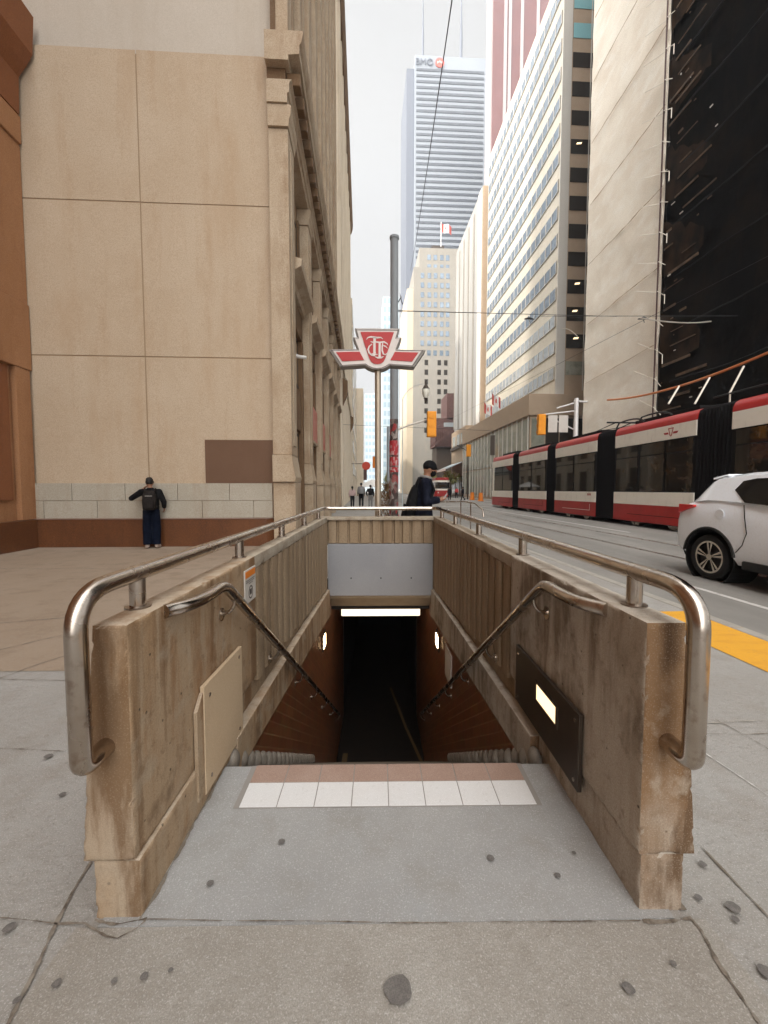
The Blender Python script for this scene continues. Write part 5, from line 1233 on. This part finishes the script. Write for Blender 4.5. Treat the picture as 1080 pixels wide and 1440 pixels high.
A_ = thing('signal_post', 'thin dark post holding the far yellow signal', 'pole', (a.x,Yq,0))
q = MB(); q.tube([(a.x,Yq,-.1),(a.x,Yq,W(657,628,Yq).z)], .11, 10); part('shaft', q, 'bronze', A_)
q = MB(); q.tube([tuple(W(657,634,Yq)),tuple(W(643,626,Yq))], .06, 8); part('arm', q, 'bronze', A_)
# vertical blade sign on the podium
a = W(693,612,46); q = MB(); q.box(a.x-.25,a.x+.25,46,46.1,W(693,640,46).z,a.z); solo('blade_sign', 'narrow dark blade sign standing out from the podium glazing', 'sign', q, 'bronze', (a.x,46,0))
# overhead wires
def wire(label, pts, r, m='wire', sag=0, name='overhead_wire', n=24, grp='overhead wires'):
    a, b = Vector(pts[0]), Vector(pts[1])
    P = [a+(b-a)*i/n-Vector((0,0,sag*4*(i/n)*(1-i/n))) for i in range(n+1)]
    q = MB(); q.tube(P, r, 6); return solo(name, label, 'wire', q, m, tuple((a+b)/2), group=grp)
wire('dark wire running from the sky above the bank tower down to the utility pole', [W(640,-30,5.2),W(577,380,30)], .0085, sag=.3)
wire('thin wire from the grey utility pole over the road to the wrapped building', [W(556,437,8.9),V(838,450,26)], .010, sag=.0)
wire('pale span wire crossing in front of the white tarpaulin', [V(735,448,26),V(1000,452,20)], .014, sag=.0)
wire('fine trolley wire above the streetcar roofs', [V(586,602,60),V(1120,330,13)], .010, sag=.05)
wire('fine wire crossing the street near the yellow signal', [W(480,597,36),W(700,606,36)], .014, sag=.0)
wire('orange sleeved cable rising over the streetcar from the white pole', [V(826,565,25.9),V(1140,455,12.5)], .055, 'orange_cable', sag=.55, name='orange_cable', grp=None)
for i, (px, py, vv) in enumerate(((744,449,25.8),(905,449,22.2))):
    a = V(px,py,vv); A_ = thing('wire_fitting', ('small dark wire fitting in front of the striped office block','small dark wire fitting in front of the white tarpaulin')[i], 'fitting', tuple(a), 's')
    q = MB(); q.tube([(a.x-.32,a.y,a.z),(a.x,a.y,a.z+.07),(a.x+.32,a.y,a.z)], [.03,.08,.03], 8); part('body', q, 'wire', A_)
    q = MB(); q.tube([(a.x,a.y,a.z-.02),(a.x+.05,a.y,a.z-.18)], .02, 6); part('hanger', q, 'wire', A_)
for i, (p0, p1, p2, lab) in enumerate((((1000,452),(960,458),(900,447),'curved pale bracket holding the wire before the netting'),((812,473),(800,460),(790,462),'forked pale bracket holding a wire before the dark windows'))):
    vv = (19,31)[i]
    q = MB(); q.tube([tuple(p) for p in arc(V(*p0,vv),V(*p1,vv),V(*p2,vv),9)], .03, 8); solo('wire_bracket', lab, 'bracket', q, 'tube', tuple(V(*p0,vv)), 's')
for i, (x0,y0,x1,y1) in enumerate(((940,560,955,543),(977,560,998,531),(1026,545,1046,515))):
    q = MB(); q.tube([tuple(V(x0,y0+8,16.5)),tuple(V(x1,y1,16.5))], .04, 8)
    solo('leaning_tube', ('shortest pale tube leaning behind the streetcar roof','middle pale tube leaning behind the streetcar roof','tallest pale tube leaning behind the streetcar roof')[i], 'tube', q, 'tube', tuple(V(x0,y0,16.5)), 's', group='tubes leaning behind the streetcar')
# flags
def flag(px, py, Y, w, h, label, pole_to, stripes=True, group=None):
    a = W(px,py,Y); T = thing('flag', label, 'flag', (a.x,Y,a.z-h), group=group)
    def cloth(x0,x1):
        q = MB(); n_ = 8; vs = []; 
        for i in range(n_+1):
            t = x0+(x1-x0)*i/n_; d = .14*w*math.sin(t*7)
            for zz in (0,-h): vs.append((a.x+t*w*.9, Y+d, a.z+zz-.45*h*t))
        q.add(vs, [(2*i,2*i+2,2*i+3,2*i+1) for i in range(n_)]); return q
    if stripes:
        part('red_stripe', cloth(0,.27), 'flag_red', T, smooth=80); part('white_field', cloth(.27,.73), 'flag_white', T, smooth=80); part('red_stripe', cloth(.73,1), 'flag_red', T, smooth=80)
        q = MB(); q.ball((a.x+.45*w,Y-.06*w,a.z-.72*h),.14*w,.02,.22*h,6,4); part('leaf_emblem', q, 'flag_red', T)
    else: part('cloth', cloth(0,1), 'banner', T, smooth=80)
    b = W(*pole_to,Y); q = MB(); q.tube([(a.x-.03,Y,a.z+.2),(b.x,Y,b.z)], .02*w+.02, 8); part('pole', q, 'white_pole', T)
flag(620.5,313,124,3.4,2.4,'red and white flag flying from the roof of the stepped block',(620,347))
flag(681,565,58,1.3,1.5,'red and white flag hanging on the striped office block, lower one',(688,578))
flag(692,553,50,1.2,1.3,'red and white flag hanging on the striped office block, upper one',(700,566))
# banners and shop signs down the sunny pavement
a = V(478,622,34.2); q = MB(); q.box(V(475.5,640,34.2).x,V(482.5,640,34.2).x,34.2,34.26,V(478,653,34.2).z,V(478,621,34.2).z); solo('hanging_banner', 'red vertical banner projecting from the classical building end', 'banner', q, 'banner', (-1.4,34.2,4), 's')
a = V(515,655,60); T = thing('round_sign', 'round red-orange shop sign high on the sunny pavement', 'sign', (a.x,60,a.z), 's')
q = MB(); q.tube([(a.x,60,a.z),(a.x,60.25,a.z)], .62, 22); part('disc', q, 'red_sign', T)
q = MB(); q.box(a.x-.4,a.x+.1,60.02,60.2,a.z-2.1,a.z-.55); part('hanger', q, 'maroon', T)
q = MB(); q.tube([(a.x-.5,60.1,a.z+.3),(a.x-2.9,60.1,a.z+.3)], .05, 6); part('bracket', q, 'bronze', T)
a = V(528,650,70); T = thing('square_sign', 'square orange sign behind the transit sign pole', 'sign', (a.x,70,a.z), 's')
q = MB(); q.box(a.x-.5,a.x+.6,70,70.15,a.z-1.0,a.z+1.0); part('board', q, 'orange_sign', T)
q = MB(); q.tube([(a.x,70.08,0),(a.x,70.08,a.z-.99)], .06, 8); part('post', q, 'bronze', T)
for i, (px, vv, w_, h_, z0) in enumerate(((522,52,1.5,1.0,1.75),(524,80,2.6,1.6,2.3))):
    a = V(px,670,vv); T = thing('shop_umbrella', ('pale parasol over the far pavement','larger pale parasol farther along the pavement')[i], 'parasol', (a.x,vv,0), 's')
    q = MB(); q.tube([(a.x,vv,z0),(a.x,vv,z0+.1),(a.x,vv,z0+h_*.7)], [w_,w_*.95,.05], 10); part('canopy', q, 'flag_white', T)
    q = MB(); q.tube([(a.x,vv,0),(a.x,vv,z0)], .05, 8); part('post', q, 'bronze', T)
# planter of brown shrub and red flowers behind the sign pole
pc = W(547,720,9.5); T = thing('planter', 'planter of brown twiggy shrub with red flowers behind the sign pole', 'plant', (pc.x,9.6,0))
q = MB(); q.tube([(pc.x,9.6,0),(pc.x,9.6,.55)], [.26,.32], 20); part('pot', q, 'bronze', T)
rnd = random.Random(4); q = MB()
for i in range(420):
    h_ = rnd.random()**.8; rr = (.30*(1-h_)+.05)*math.sqrt(rnd.random()); a_ = rnd.random()*6.28
    c = Vector((pc.x-.06+rr*math.cos(a_),9.6+rr*math.sin(a_),.55+1.0*h_)); d = Vector((rnd.gauss(0,.5),rnd.gauss(0,.5),1)).normalized()*rnd.uniform(.06,.16); s_ = d.cross(Vector((rnd.gauss(0,1),rnd.gauss(0,1),0))).normalized()*.012
    q.add([c-s_,c+s_,c+d+s_*.2,c+d-s_*.2],[(0,1,2,3)])
f_ = part('foliage', q, 'leaf_brown', T); f_['kind'] = 'stuff'
q = MB()
for i in range(90):
    a_ = rnd.random()*6.28; rr = .30*math.sqrt(rnd.random()); q.ball((pc.x+rr*math.cos(a_),9.6+rr*math.sin(a_),.55+rnd.random()*.28),.022,.022,.018,5,3)
f_ = part('blossoms', q, 'flower', T); f_['kind'] = 'stuff'
# small street tree
def tree(px, vv, h, r, label, m='leaf', grp='street trees'):
    a = V(px,690,vv); T = thing('street_tree', label, 'tree', (a.x,vv,0), 's', grp); rnd = random.Random(int(px))
    q = MB(); q.tube([(a.x,vv,0),(a.x+.05,vv,h*.35),(a.x,vv,h*.6),(a.x+.1,vv,h*.85)], [.16,.12,.08,.03], 8); tr = part('trunk', q, 'bark', T)
    q = MB()
    for i in range(5):
        an = i*1.26; q.tube([(a.x,vv,h*(.42+.06*i)),(a.x+r*.7*math.cos(an),vv+r*.7*math.sin(an),h*(.62+.06*i))], [.06,.02], 6)
    part('limbs', q, 'bark', T); q = MB()
    cl = [(Vector((rnd.gauss(0,.42),rnd.gauss(0,.42),rnd.gauss(0,.30))), rnd.uniform(.25,.5)) for _ in range(16)]
    for i in range(1500):
        c0_, rr = rnd.choice(cl); c = c0_+Vector((rnd.gauss(0,1),rnd.gauss(0,1),rnd.gauss(0,1)))*rr*.42
        c = Vector((a.x+c.x*r,vv+c.y*r,h*.70+c.z*h*.34)); n_ = Vector((rnd.gauss(0,1),rnd.gauss(0,1),rnd.gauss(0,1))).normalized(); s_ = n_.orthogonal().normalized()*.13; t_ = n_.cross(s_).normalized()*.10
        q.add([c-s_,c-t_,c+s_,c+t_],[(0,1,2,3)])
    k_ = part('crown', q, m, T)
tree(633.5,78,5.4,1.4,'small yellow-green tree beside the oncoming streetcar')
tree(547,120,6.5,1.6,'thin yellowish tree far beyond the utility pole')
tree(606,98,6.2,1.8,'yellowish tree behind the walking man with the beanie')
# low steel railing beyond the stairwell (another stair head)
T = thing('low_railing', 'low curved steel railing by the kerb past the stairwell', 'railing', tuple(W(660,710,12.5)))
b0 = BASE[T.name]
q = MB(); q.tube([tuple(W(616,706,14.5)),tuple(W(655,705.5,13.2)),tuple(W(668,708,12.6)),tuple(W(679,717,12.0)),tuple(W(680,727,11.9))], .025, 10); part('rail', q, 'steel', T, smooth=50)
for (px, py, Y_) in ((648,706,13.5),(662,707,12.9)):
    a = W(px,py,Y_); q = MB(); q.tube([tuple(a),(a.x,a.y,0)], .02, 8); part('post', q, 'steel', T)
# traffic cone / barrel and a-frame sign by the far kerb
for i, (px, vv) in enumerate(((676,52),(664,58))):
    a = V(px,700,vv); T = thing('traffic_barrel', ('orange striped traffic barrel nearer the oncoming lane','orange striped traffic barrel nearer the far signal post')[i], 'barrel', (a.x,vv,RZ), 's', 'orange barrels')
    q = MB(); q.tube([(a.x,vv,RZ),(a.x,vv,RZ+.08),(a.x,vv,RZ+.09),(a.x,vv,1.0)], [.42,.42,.33,.24], 14); part('body', q, 'orange_sign', T)
    for z0_ in (.35,.65): q = MB(); q.tube([(a.x,vv,z0_),(a.x,vv,z0_+.14)], [.318-.09*z0_,.308-.09*z0_], 14); part('stripe', q, 'flag_white', T)
# security camera on the classical building
a = V(422,501,12.3); T = thing('security_camera', 'small white camera on the first bay of the classical building', 'camera', tuple(a), 's')
q = MB(); q.tube([(a.x-.12,a.y,a.z),(a.x+.18,a.y,a.z-.04)], .05, 10); part('body', q, 'flag_white', T)
q = MB(); q.tube([(a.x-.05,a.y,a.z+.02),(a.x-.30,a.y,a.z+.14)], .022, 8); part('arm', q, 'flag_white', T)
# ================================================================== PEOPLE
def hand(mb, w, d, nrm, s, curl=.5):
    """palm and five curled fingers: w wrist, d direction, nrm palm normal"""
    w = Vector(w); d = Vector(d).normalized(); nrm = Vector(nrm); nrm = (nrm-d*nrm.dot(d)).normalized(); sd = d.cross(nrm)
    pc_ = w+d*.05*s
    R = Matrix((sd, nrm, d)).transposed()
    mb.ball(pc_, .040*s, .017*s, .052*s, 12, 8, R)
    for i, (o, L) in enumerate(((-.029,.068),(-.010,.078),(.010,.073),(.028,.058))):
        a = w+d*.085*s+sd*o*s; b = a+(d*math.cos(curl*.6)+nrm*math.sin(curl*.6))*L*.5*s; c = b+(d*math.cos(curl*1.7)+nrm*math.sin(curl*1.7))*L*.5*s
        mb.tube([a-d*.02*s,a,b,c], [.0095*s,.0092*s,.0085*s,.006*s], 8)
    a = w+d*.02*s-sd*.030*s; b = a+(d*.7-sd*.6+nrm*.3).normalized()*.035*s; c = b+(d*.9-sd*.1+nrm*.5).normalized()*.03*s
    mb.tube([a,b,c], [.012*s,.0105*s,.007*s], 8)
def person(label, loc, rz, H, J, outfit, group=None, voxel=.012, carry=None):
    s = H/1.75
    T = thing('person', label, 'person', loc, 'l', group, rz)
    def p(k): return Vector(J[k])*s
    def seg(mb, ks, rs, n=12): mb.tube([p(k) for k in ks], [r*s for r in rs], n); [mb.ball(p(k), r*s, r*s, r*s, 10, 7) for k, r in zip(ks, rs)]
    HR = Matrix.Rotation(J.get('head_yaw',0),3,'Z') @ Matrix.Rotation(-J.get('head_nod',0),3,'X')
    hc = p('head')
    def hp(x,y,z): return hc+HR @ Vector((x,y,z))*s
    b = MB()
    seg(b, ['pelvis','spine','chest','neck'], [.12,.115,.125,.055]); b.ball(p('chest'), .17*s,.11*s,.14*s); b.ball(p('pelvis'), .155*s,.11*s,.11*s)
    b.tube([p('neck')-Vector((0,0,.03*s)), hc-HR @ Vector((0,.015,.05))*s], [.056*s,.052*s], 12)
    b.ball(hc, .076*s,.096*s,.112*s, 18, 14, HR); b.ball(hp(0,.035,-.065), .055*s,.058*s,.052*s, 14, 10, HR)
    b.tube([hp(0,.090,.02),hp(0,.118,-.018),hp(0,.10,-.03)], [.009*s,.015*s,.012*s], 8); b.ball(hp(0,.092,-.062), .026*s,.014*s,.012*s, 10, 6, HR)
    b.ball(hp(0,.088,.028), .05*s,.014*s,.010*s, 10, 6, HR)
    for sg in (-1,1): b.ball(hp(sg*.078,-.005,-.012), .012*s,.022*s,.032*s, 10, 7, HR)
    for sd in 'LR':
        seg(b, ['sh'+sd,'el'+sd,'wr'+sd], [.055,.042,.028]); b.tube([p('chest'),p('sh'+sd)], [.09*s,.058*s], 12)
        seg(b, ['hip'+sd,'kn'+sd,'an'+sd], [.088,.056,.038]); b.tube([p('an'+sd)-Vector((0,0,.02*s)),p('toe'+sd)], [.042*s,.03*s], 10)
        d_ = (p('wr'+sd)-p('el'+sd)).normalized(); hand(b, p('wr'+sd)+d_*.01*s, J.get('hd'+sd, d_), J.get('hn'+sd, (0,1,0)), s, J.get('curl',.6))
    body = part_mesh('body', baked(b, voxel*s, 3), 'skin', T)
    for sg in (-1,1):
        q = MB(); q.ball(hp(sg*.032,.083,.012), .012*s,.009*s,.009*s, 10, 7, HR); me = q.mesh('eye', M['eye'], (0,0,0), smooth=80); newobj('eye', me, body)
    # trousers
    b = MB(); b.ball(p('pelvis'), .168*s,.128*s,.125*s); b.tube([p('pelvis'),p('pelvis')*.45+p('spine')*.55], [.135*s,.13*s], 14)
    tw = outfit.get('leg',1.0)
    for sd in 'LR':
        seg(b, ['hip'+sd,'kn'+sd], [.105,.078*tw]); b.tube([p('kn'+sd), p('an'+sd)*.55+p('kn'+sd)*.45, p('an'+sd)+Vector((0,0,.005))], [.078*tw*s,.072*tw*s,.070*tw*s], 14)
    part_mesh('trousers', baked(b, voxel*s, 3), outfit['trousers'], T)
    # jacket
    b = MB(); L = outfit.get('hem', 0.0)
    top = p('chest'); pel = p('pelvis')
    def ell(c, rx, ry, n=18): return [c+Vector((rx*math.cos(2*math.pi*i/n), ry*math.sin(2*math.pi*i/n), 0))*s for i in range(n)]
    nk = p('neck')
    b.loft([ell(pel+Vector((0,0,-L*s)), .185+.05*L,.150+.05*L), ell(pel+Vector((0,0,.05*s)), .182,.145), ell(p('spine'), .176,.138), ell(top+Vector((0,0,-.02*s)), .190,.142), ell(top+Vector((0,0,.06*s)), .165,.12), ell(nk+Vector((0,0,-.02*s)), .085,.082), ell(nk+Vector((0,0,.025*s)), .07,.072)])
    for sd in 'LR':
        b.tube([p('chest')+Vector((0,0,.05*s)),p('sh'+sd)], [.095*s,.076*s], 12); seg(b, ['sh'+sd,'el'+sd], [.078,.064])
        d_ = (p('wr'+sd)-p('el'+sd)); b.tube([p('el'+sd),p('el'+sd)+d_*outfit.get('sleeve',.96)], [.064*s,.050*s], 12)
    part_mesh('jacket', baked(b, voxel*s, 3), outfit['top'], T)
    for sd in 'LR':
        b = MB(); a_, t_ = p('an'+sd), p('toe'+sd); f_ = (t_-a_); f_.z = 0; f_.normalize()
        yaw = math.atan2(f_.x, f_.y); R = Matrix.Rotation(-yaw,3,'Z')
        b.ball(a_+f_*.075*s+Vector((0,0,-.045*s)), .048*s,.135*s,.045*s, 14, 9, R); b.ball(a_+Vector((0,0,-.02*s)), .05*s,.06*s,.06*s, 12, 8)
        me = baked(b, .009, 2); 
        part_mesh('shoe', me, outfit['shoe'], T)
    # hair or cap
    b = MB()
    if outfit.get('cap') == 'beanie':
        b.ball(hp(0,-.008,.035), .090*s,.110*s,.098*s, 18, 12, HR); b.tube([hp(0,-.006,.005),hp(0,-.006,.04)], [.098*s,.098*s], 20); b.ball(hp(0,.07,.035),.07*s,.05*s,.02*s,12,8,HR)
        part_mesh('beanie', baked(b, .009, 3), 'cloth_black', T)
    else:
        b.ball(hp(0,-.016,.026), .088*s,.104*s,.104*s, 18, 12, HR)
        for i in range(60):
            a_ = random.random()*6.28; e_ = random.uniform(-.2,1.3); d_ = HR @ Vector((math.cos(a_)*math.cos(e_)*.084, -.012+math.sin(a_)*math.cos(e_)*.100, .03+math.sin(e_)*.10))
            if d_.y < .06: b.ball(hc+d_*s, .018*s, nu=6, nv=4)
        if outfit.get('cap') == 'long': b.tube([hp(0,-.06,.03),hp(0,-.105,-.10),hp(0,-.115,-.24)], [.07*s,.06*s,.03*s], 12)
        part_mesh('hair', baked(b, .010, 2), 'hair', T)
    if outfit.get('mask'):
        b = MB(); b.ball(hp(0,.055,-.055), .066*s,.066*s,.058*s, 16, 10, HR); b.tube([hp(-.078,.0,-.01),hp(-.06,.06,-.04)],.006*s,6); b.tube([hp(.078,.0,-.01),hp(.06,.06,-.04)],.006*s,6)
        part_mesh('face_mask', baked(b, .008, 2), 'cloth_black', T)
    if outfit.get('collar'):
        q = MB(); q.tube([nk+Vector((.0,-.075,.03))*s, nk+Vector((.075,-.02,.02))*s, nk+Vector((.06,.06,0))*s, nk+Vector((0,.085,-.02))*s, nk+Vector((-.06,.06,0))*s, nk+Vector((-.075,-.02,.02))*s, nk+Vector((.0,-.075,.03))*s], .022*s, 10)
        o = newobj('scarf', q.mesh('scarf', M['grey_cloth'], smooth=60), T)
    return T, s
def stand(**kw):
    J = dict(pelvis=(0,0,.95),spine=(0,0,1.15),chest=(0,0,1.33),neck=(0,0,1.475),head=(0,.015,1.625),
        shL=(-.185,0,1.40),shR=(.185,0,1.40),elL=(-.24,-.03,1.13),elR=(.24,-.03,1.13),wrL=(-.25,.06,.90),wrR=(.25,.06,.90),
        hipL=(-.09,0,.90),hipR=(.09,0,.90),knL=(-.10,.02,.50),knR=(.10,.02,.50),anL=(-.10,-.02,.09),anR=(.10,-.02,.09),toeL=(-.12,.13,.035),toeR=(.12,.13,.035))
    J.update(kw); return J
def backpack(label, T, s, m, dy=-.215, z=1.20, w=.15, h=.24, group=None, tilt=0):
    """worn on the back: a thing of its own, placed in the wearer's frame"""
    B = thing('backpack', label, 'backpack', tuple(T.location), 'l', group, T.rotation_euler.z)
    q = MB(); rg = []
    for (zz, ww, dd) in ((-h,.82,.7),(-h*.92,.95,.9),(-h*.2,1,1),(h*.5,.95,.85),(h*.85,.75,.6),(h,.4,.3)):
        rg.append([(w*ww*math.copysign(abs(math.cos(a))**.5,math.cos(a)), dy+.085*dd*math.copysign(abs(math.sin(a))**.6,math.sin(a))-tilt*zz, z+zz) for a in [2*math.pi*i/24 for i in range(24)]])
    rg = [[(x*s,y*s,zz*s) for x,y,zz in r] for r in rg]; q.loft(rg); part('bag', q, m, B, smooth=50)
    q = MB(); rg = [[(w*.72*a_*s,(dy-.085-.03*b_-tilt*zz)*s,(z+zz)*s) for a_,b_ in ((-1,0),(1,0),(.9,1),(-.9,1))] for zz in (-h*.82,-h*.72,-h*.1,0)]; q.loft(rg); part('front_pocket', q, m, B, bevel=.01)
    q = MB(); q.box(-w*.5*s,w*.5*s,(dy-.098)*s-tilt*h*.4*s,(dy-.088)*s-tilt*h*.4*s,(z+h*.40)*s,(z+h*.44)*s); part('reflective_strip', q, 'white_sign', B)
    if not tilt: q = MB(); q.tube([(-.03*s,(dy+.03)*s,(z+h*.95)*s),(-.02*s,(dy)*s,(z+h*1.15)*s),(.02*s,dy*s,(z+h*1.15)*s),(.03*s,(dy+.03)*s,(z+h*.95)*s)],.008*s,8); part('top_loop', q, 'cloth_black', B)
    for sg in (-1,1):
        q = MB(); q.tube([(sg*.10*s,(dy+.06)*s,(z+h*.8)*s),(sg*.115*s,-.06*s,1.475*s),(sg*.125*s,.10*s,1.44*s),(sg*.135*s,.155*s,1.28*s),(sg*.16*s,.06*s,1.08*s),(sg*.13*s,(dy+.07)*s,(z-h*.7)*s)], .020*s, 8); part('strap', q, m, B, smooth=60)
    return B
# man walking past the stair head, looking down at his phone (faces +x)
a = W(595,700,7.05)
Jw = stand(head=(.0,.10,1.615), neck=(0,.045,1.47), chest=(0,.02,1.33), head_nod=.28,
    shL=(-.185,.02,1.40), shR=(.185,.02,1.40), elL=(-.22,.02,1.11), elR=(.22,.02,1.11), wrL=(-.10,.25,1.14), wrR=(.10,.24,1.13),
    knL=(-.10,.16,.52), anL=(-.10,.22,.11), toeL=(-.11,.38,.08), knR=(.10,-.03,.50), anR=(.10,-.30,.15), toeR=(.11,-.18,.04), hnL=(.5,0,.8), hnR=(-.5,0,.8), curl=.9)
Tw, s_ = person('man in dark coat, beanie and face mask walking past with a phone', (a.x,7.05,0), rad(-90), 1.955, Jw, dict(top='cloth_navy',trousers='cloth_black',shoe='cloth_black',cap='beanie',mask=True,collar=True,hem=.26), voxel=.011)
q = MB(); q.box(-.038*s_,.038*s_,.325*s_,.337*s_,1.10*s_,1.245*s_); q.rot(rad(-35),(0,.33*s_,1.17*s_),'X')
Ph = solo('phone', 'pale phone held by the walking man in the beanie', 'phone', q, 'phone_mat', (0,0,0), bevel=.004); Ph.location = Tw.location; Ph.rotation_euler.z = rad(-90)
backpack('black shoulder pack slung low on the walking man', Tw, s_, 'cloth_black', dy=-.185, z=1.07, w=.16, h=.30, tilt=-.22)
# man with a charcoal backpack, back to us, arms raised (faces +y)
a = W(212,700,9.98)
Jb = stand(head=(-.02,.03,1.62), head_nod=.2, elL=(-.43,.08,1.24), wrL=(-.20,.24,1.47), elR=(.29,-.05,1.15), wrR=(.27,.14,.99), hnL=(1,0,0), hnR=(-1,0,0),
    hipL=(-.085,0,.92), hipR=(.085,0,.92), toeL=(-.15,.14,.035), toeR=(.15,.14,.035))
Tb, s_ = person('person in black top and wide dark jeans standing before the red plinth', (a.x,9.98,.004), rad(20), 1.73, Jb, dict(top='cloth_black',trousers='denim',shoe='shoe',cap='hair',leg=1.35,hem=-.02,sleeve=.85), voxel=.011)
backpack('charcoal backpack with pale strip worn by the person at the plinth', Tb, s_, 'pack')
# three walkers seen from behind
a = W(495.5,700,33); J = stand(knL=(-.09,.12,.52),anL=(-.09,.12,.10),toeL=(-.09,.27,.05),anR=(.09,-.22,.13),toeR=(.1,-.10,.04),wrR=(.24,.16,.98))
person('far walker with long dark hair and pale pink top', (a.x,33,0), rad(3), 1.70, J, dict(top='pink_cloth',trousers='cloth_black',shoe='cloth_black',cap='long'), 'walkers on the far pavement', voxel=.02)
a = W(508,700,33.6); J = stand(anL=(-.1,.05,.09),toeL=(-.11,.2,.04),anR=(.1,-.1,.09),toeR=(.11,.05,.04))
T3, s3 = person('tallest far walker in grey top with a grey backpack', (a.x,33.6,0), rad(3), 1.98, J, dict(top='grey_cloth',trousers='cloth_black',shoe='cloth_black',cap='hair'), 'walkers on the far pavement', voxel=.02)
backpack('light grey backpack worn by the tallest far walker', T3, s3, 'pack_grey')
a = W(521,700,32.6); J = stand(knR=(.09,.10,.52),anR=(.09,.08,.10),toeR=(.09,.23,.05),anL=(-.09,-.2,.13),toeL=(-.1,-.08,.04),elL=(-.32,-.03,1.15))
person('far walker in black jacket and grey trousers', (a.x,32.6,0), rad(-4), 1.80, J, dict(top='cloth_black',trousers='grey_cloth',shoe='cloth_black',cap='hair'), 'walkers on the far pavement', voxel=.02)
for i, (px, vv, lab, tp) in enumerate(((632,58,'tiny dark figure standing by the oncoming streetcar','cloth_black'),(651,56,'tiny dark figure striding across the far road','cloth_navy'),(642,70,'tiny figure in a rusty coat by the shop canopy','banner'))):
    a = V(px,700,vv); J = stand(knL=(-.09,.16,.52),anL=(-.09,.22,.10),toeL=(-.09,.36,.05),anR=(.09,-.28,.13),toeR=(.1,-.15,.04))
    person(lab, S(a.x,vv,RZ), rad(90*(1 if i == 1 else 0)), 1.9, J, dict(top=tp,trousers='cloth_black',shoe='cloth_black',cap='hair'), 'pedestrians down the street', voxel=.03)
# ================================================================== LIGHT
SE, AZ = rad(41), (-.78, -.63)     # sun elevation; horizontal direction towards the sun
w = D.worlds.new('World'); scn.world = w; w.use_nodes = True; t = w.node_tree
sky = t.nodes.new('ShaderNodeTexSky'); sky.sky_type = 'NISHITA'; sky.sun_disc = False; sky.sun_elevation = SE
sky.sun_rotation = math.atan2(AZ[0], AZ[1]); sky.dust_density = 4.0; sky.air_density = 1.0; sky.ozone_density = 1.0
hs = t.nodes.new('ShaderNodeHueSaturation'); hs.inputs['Saturation'].default_value = .22; t.links.new(sky.outputs[0], hs.inputs['Color'])
tc = t.nodes.new('ShaderNodeTexCoord'); nz = t.nodes.new('ShaderNodeTexNoise'); nz.inputs['Scale'].default_value = 2.2; nz.inputs['Detail'].default_value = 6
t.links.new(tc.outputs['Generated'], nz.inputs['Vector'])
mr = t.nodes.new('ShaderNodeMapRange'); mr.inputs[1].default_value = .35; mr.inputs[2].default_value = .65; mr.inputs[3].default_value = .80; mr.inputs[4].default_value = 1.0; t.links.new(nz.outputs[0], mr.inputs[0])
cl = t.nodes.new('ShaderNodeMix'); cl.data_type = 'RGBA'; t.links.new(mr.outputs[0], cl.inputs[0]); t.links.new(hs.outputs[0], cl.inputs[6])
# hazy overcast: thin cloud glowing towards the veiled sun, dimmer on the far side
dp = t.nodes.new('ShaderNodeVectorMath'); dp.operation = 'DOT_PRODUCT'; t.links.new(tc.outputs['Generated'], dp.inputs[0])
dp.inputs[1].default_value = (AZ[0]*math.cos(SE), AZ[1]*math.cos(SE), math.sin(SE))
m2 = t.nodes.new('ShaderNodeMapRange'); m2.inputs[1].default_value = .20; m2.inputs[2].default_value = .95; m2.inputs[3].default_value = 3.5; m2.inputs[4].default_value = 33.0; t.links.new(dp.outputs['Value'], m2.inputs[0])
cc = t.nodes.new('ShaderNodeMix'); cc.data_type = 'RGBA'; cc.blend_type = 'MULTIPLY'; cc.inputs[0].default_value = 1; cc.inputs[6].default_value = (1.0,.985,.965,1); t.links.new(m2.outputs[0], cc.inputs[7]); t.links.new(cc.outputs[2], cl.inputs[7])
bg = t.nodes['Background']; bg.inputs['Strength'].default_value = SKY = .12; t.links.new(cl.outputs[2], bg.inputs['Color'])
sl = D.lights.new('sun', 'SUN'); sl.energy = 2.4; sl.angle = rad(3); sl.color = (1.0,.94,.85)
so = newobj('sun', sl); d = Vector((AZ[0]*math.cos(SE), AZ[1]*math.cos(SE), math.sin(SE))); so.rotation_euler = d.to_track_quat('Z','Y').to_euler(); so.location = (0,0,120)
scn.view_settings.view_transform = 'Standard'; scn.view_settings.look = 'None'; scn.view_settings.exposure = EXPOSURE = 0.92; scn.view_settings.gamma = 1
scn.cycles.max_bounces = 8; scn.cycles.diffuse_bounces = 4; scn.cycles.sample_clamp_indirect = 6

# ------------------------------------------------------------------ haze
hz = MB(); hz.box(-300, 300, -60, 420, -6, 300)
T_ = D.materials.new('haze_air'); T_.use_nodes = True; nt = T_.node_tree
nt.nodes.remove(nt.nodes['Principled BSDF']); pv = nt.nodes.new('ShaderNodeVolumePrincipled'); pv.inputs['Density'].default_value = .0005
pv.inputs['Color'].default_value = (.86,.92,1.0,1); nt.links.new(pv.outputs[0], nt.nodes['Material Output'].inputs['Volume'])
hz_o = newobj('haze', hz.mesh('haze', T_)); hz_o['kind'] = 'stuff'
scn.cycles.volume_max_steps = 64; scn.cycles.volume_bounces = 0
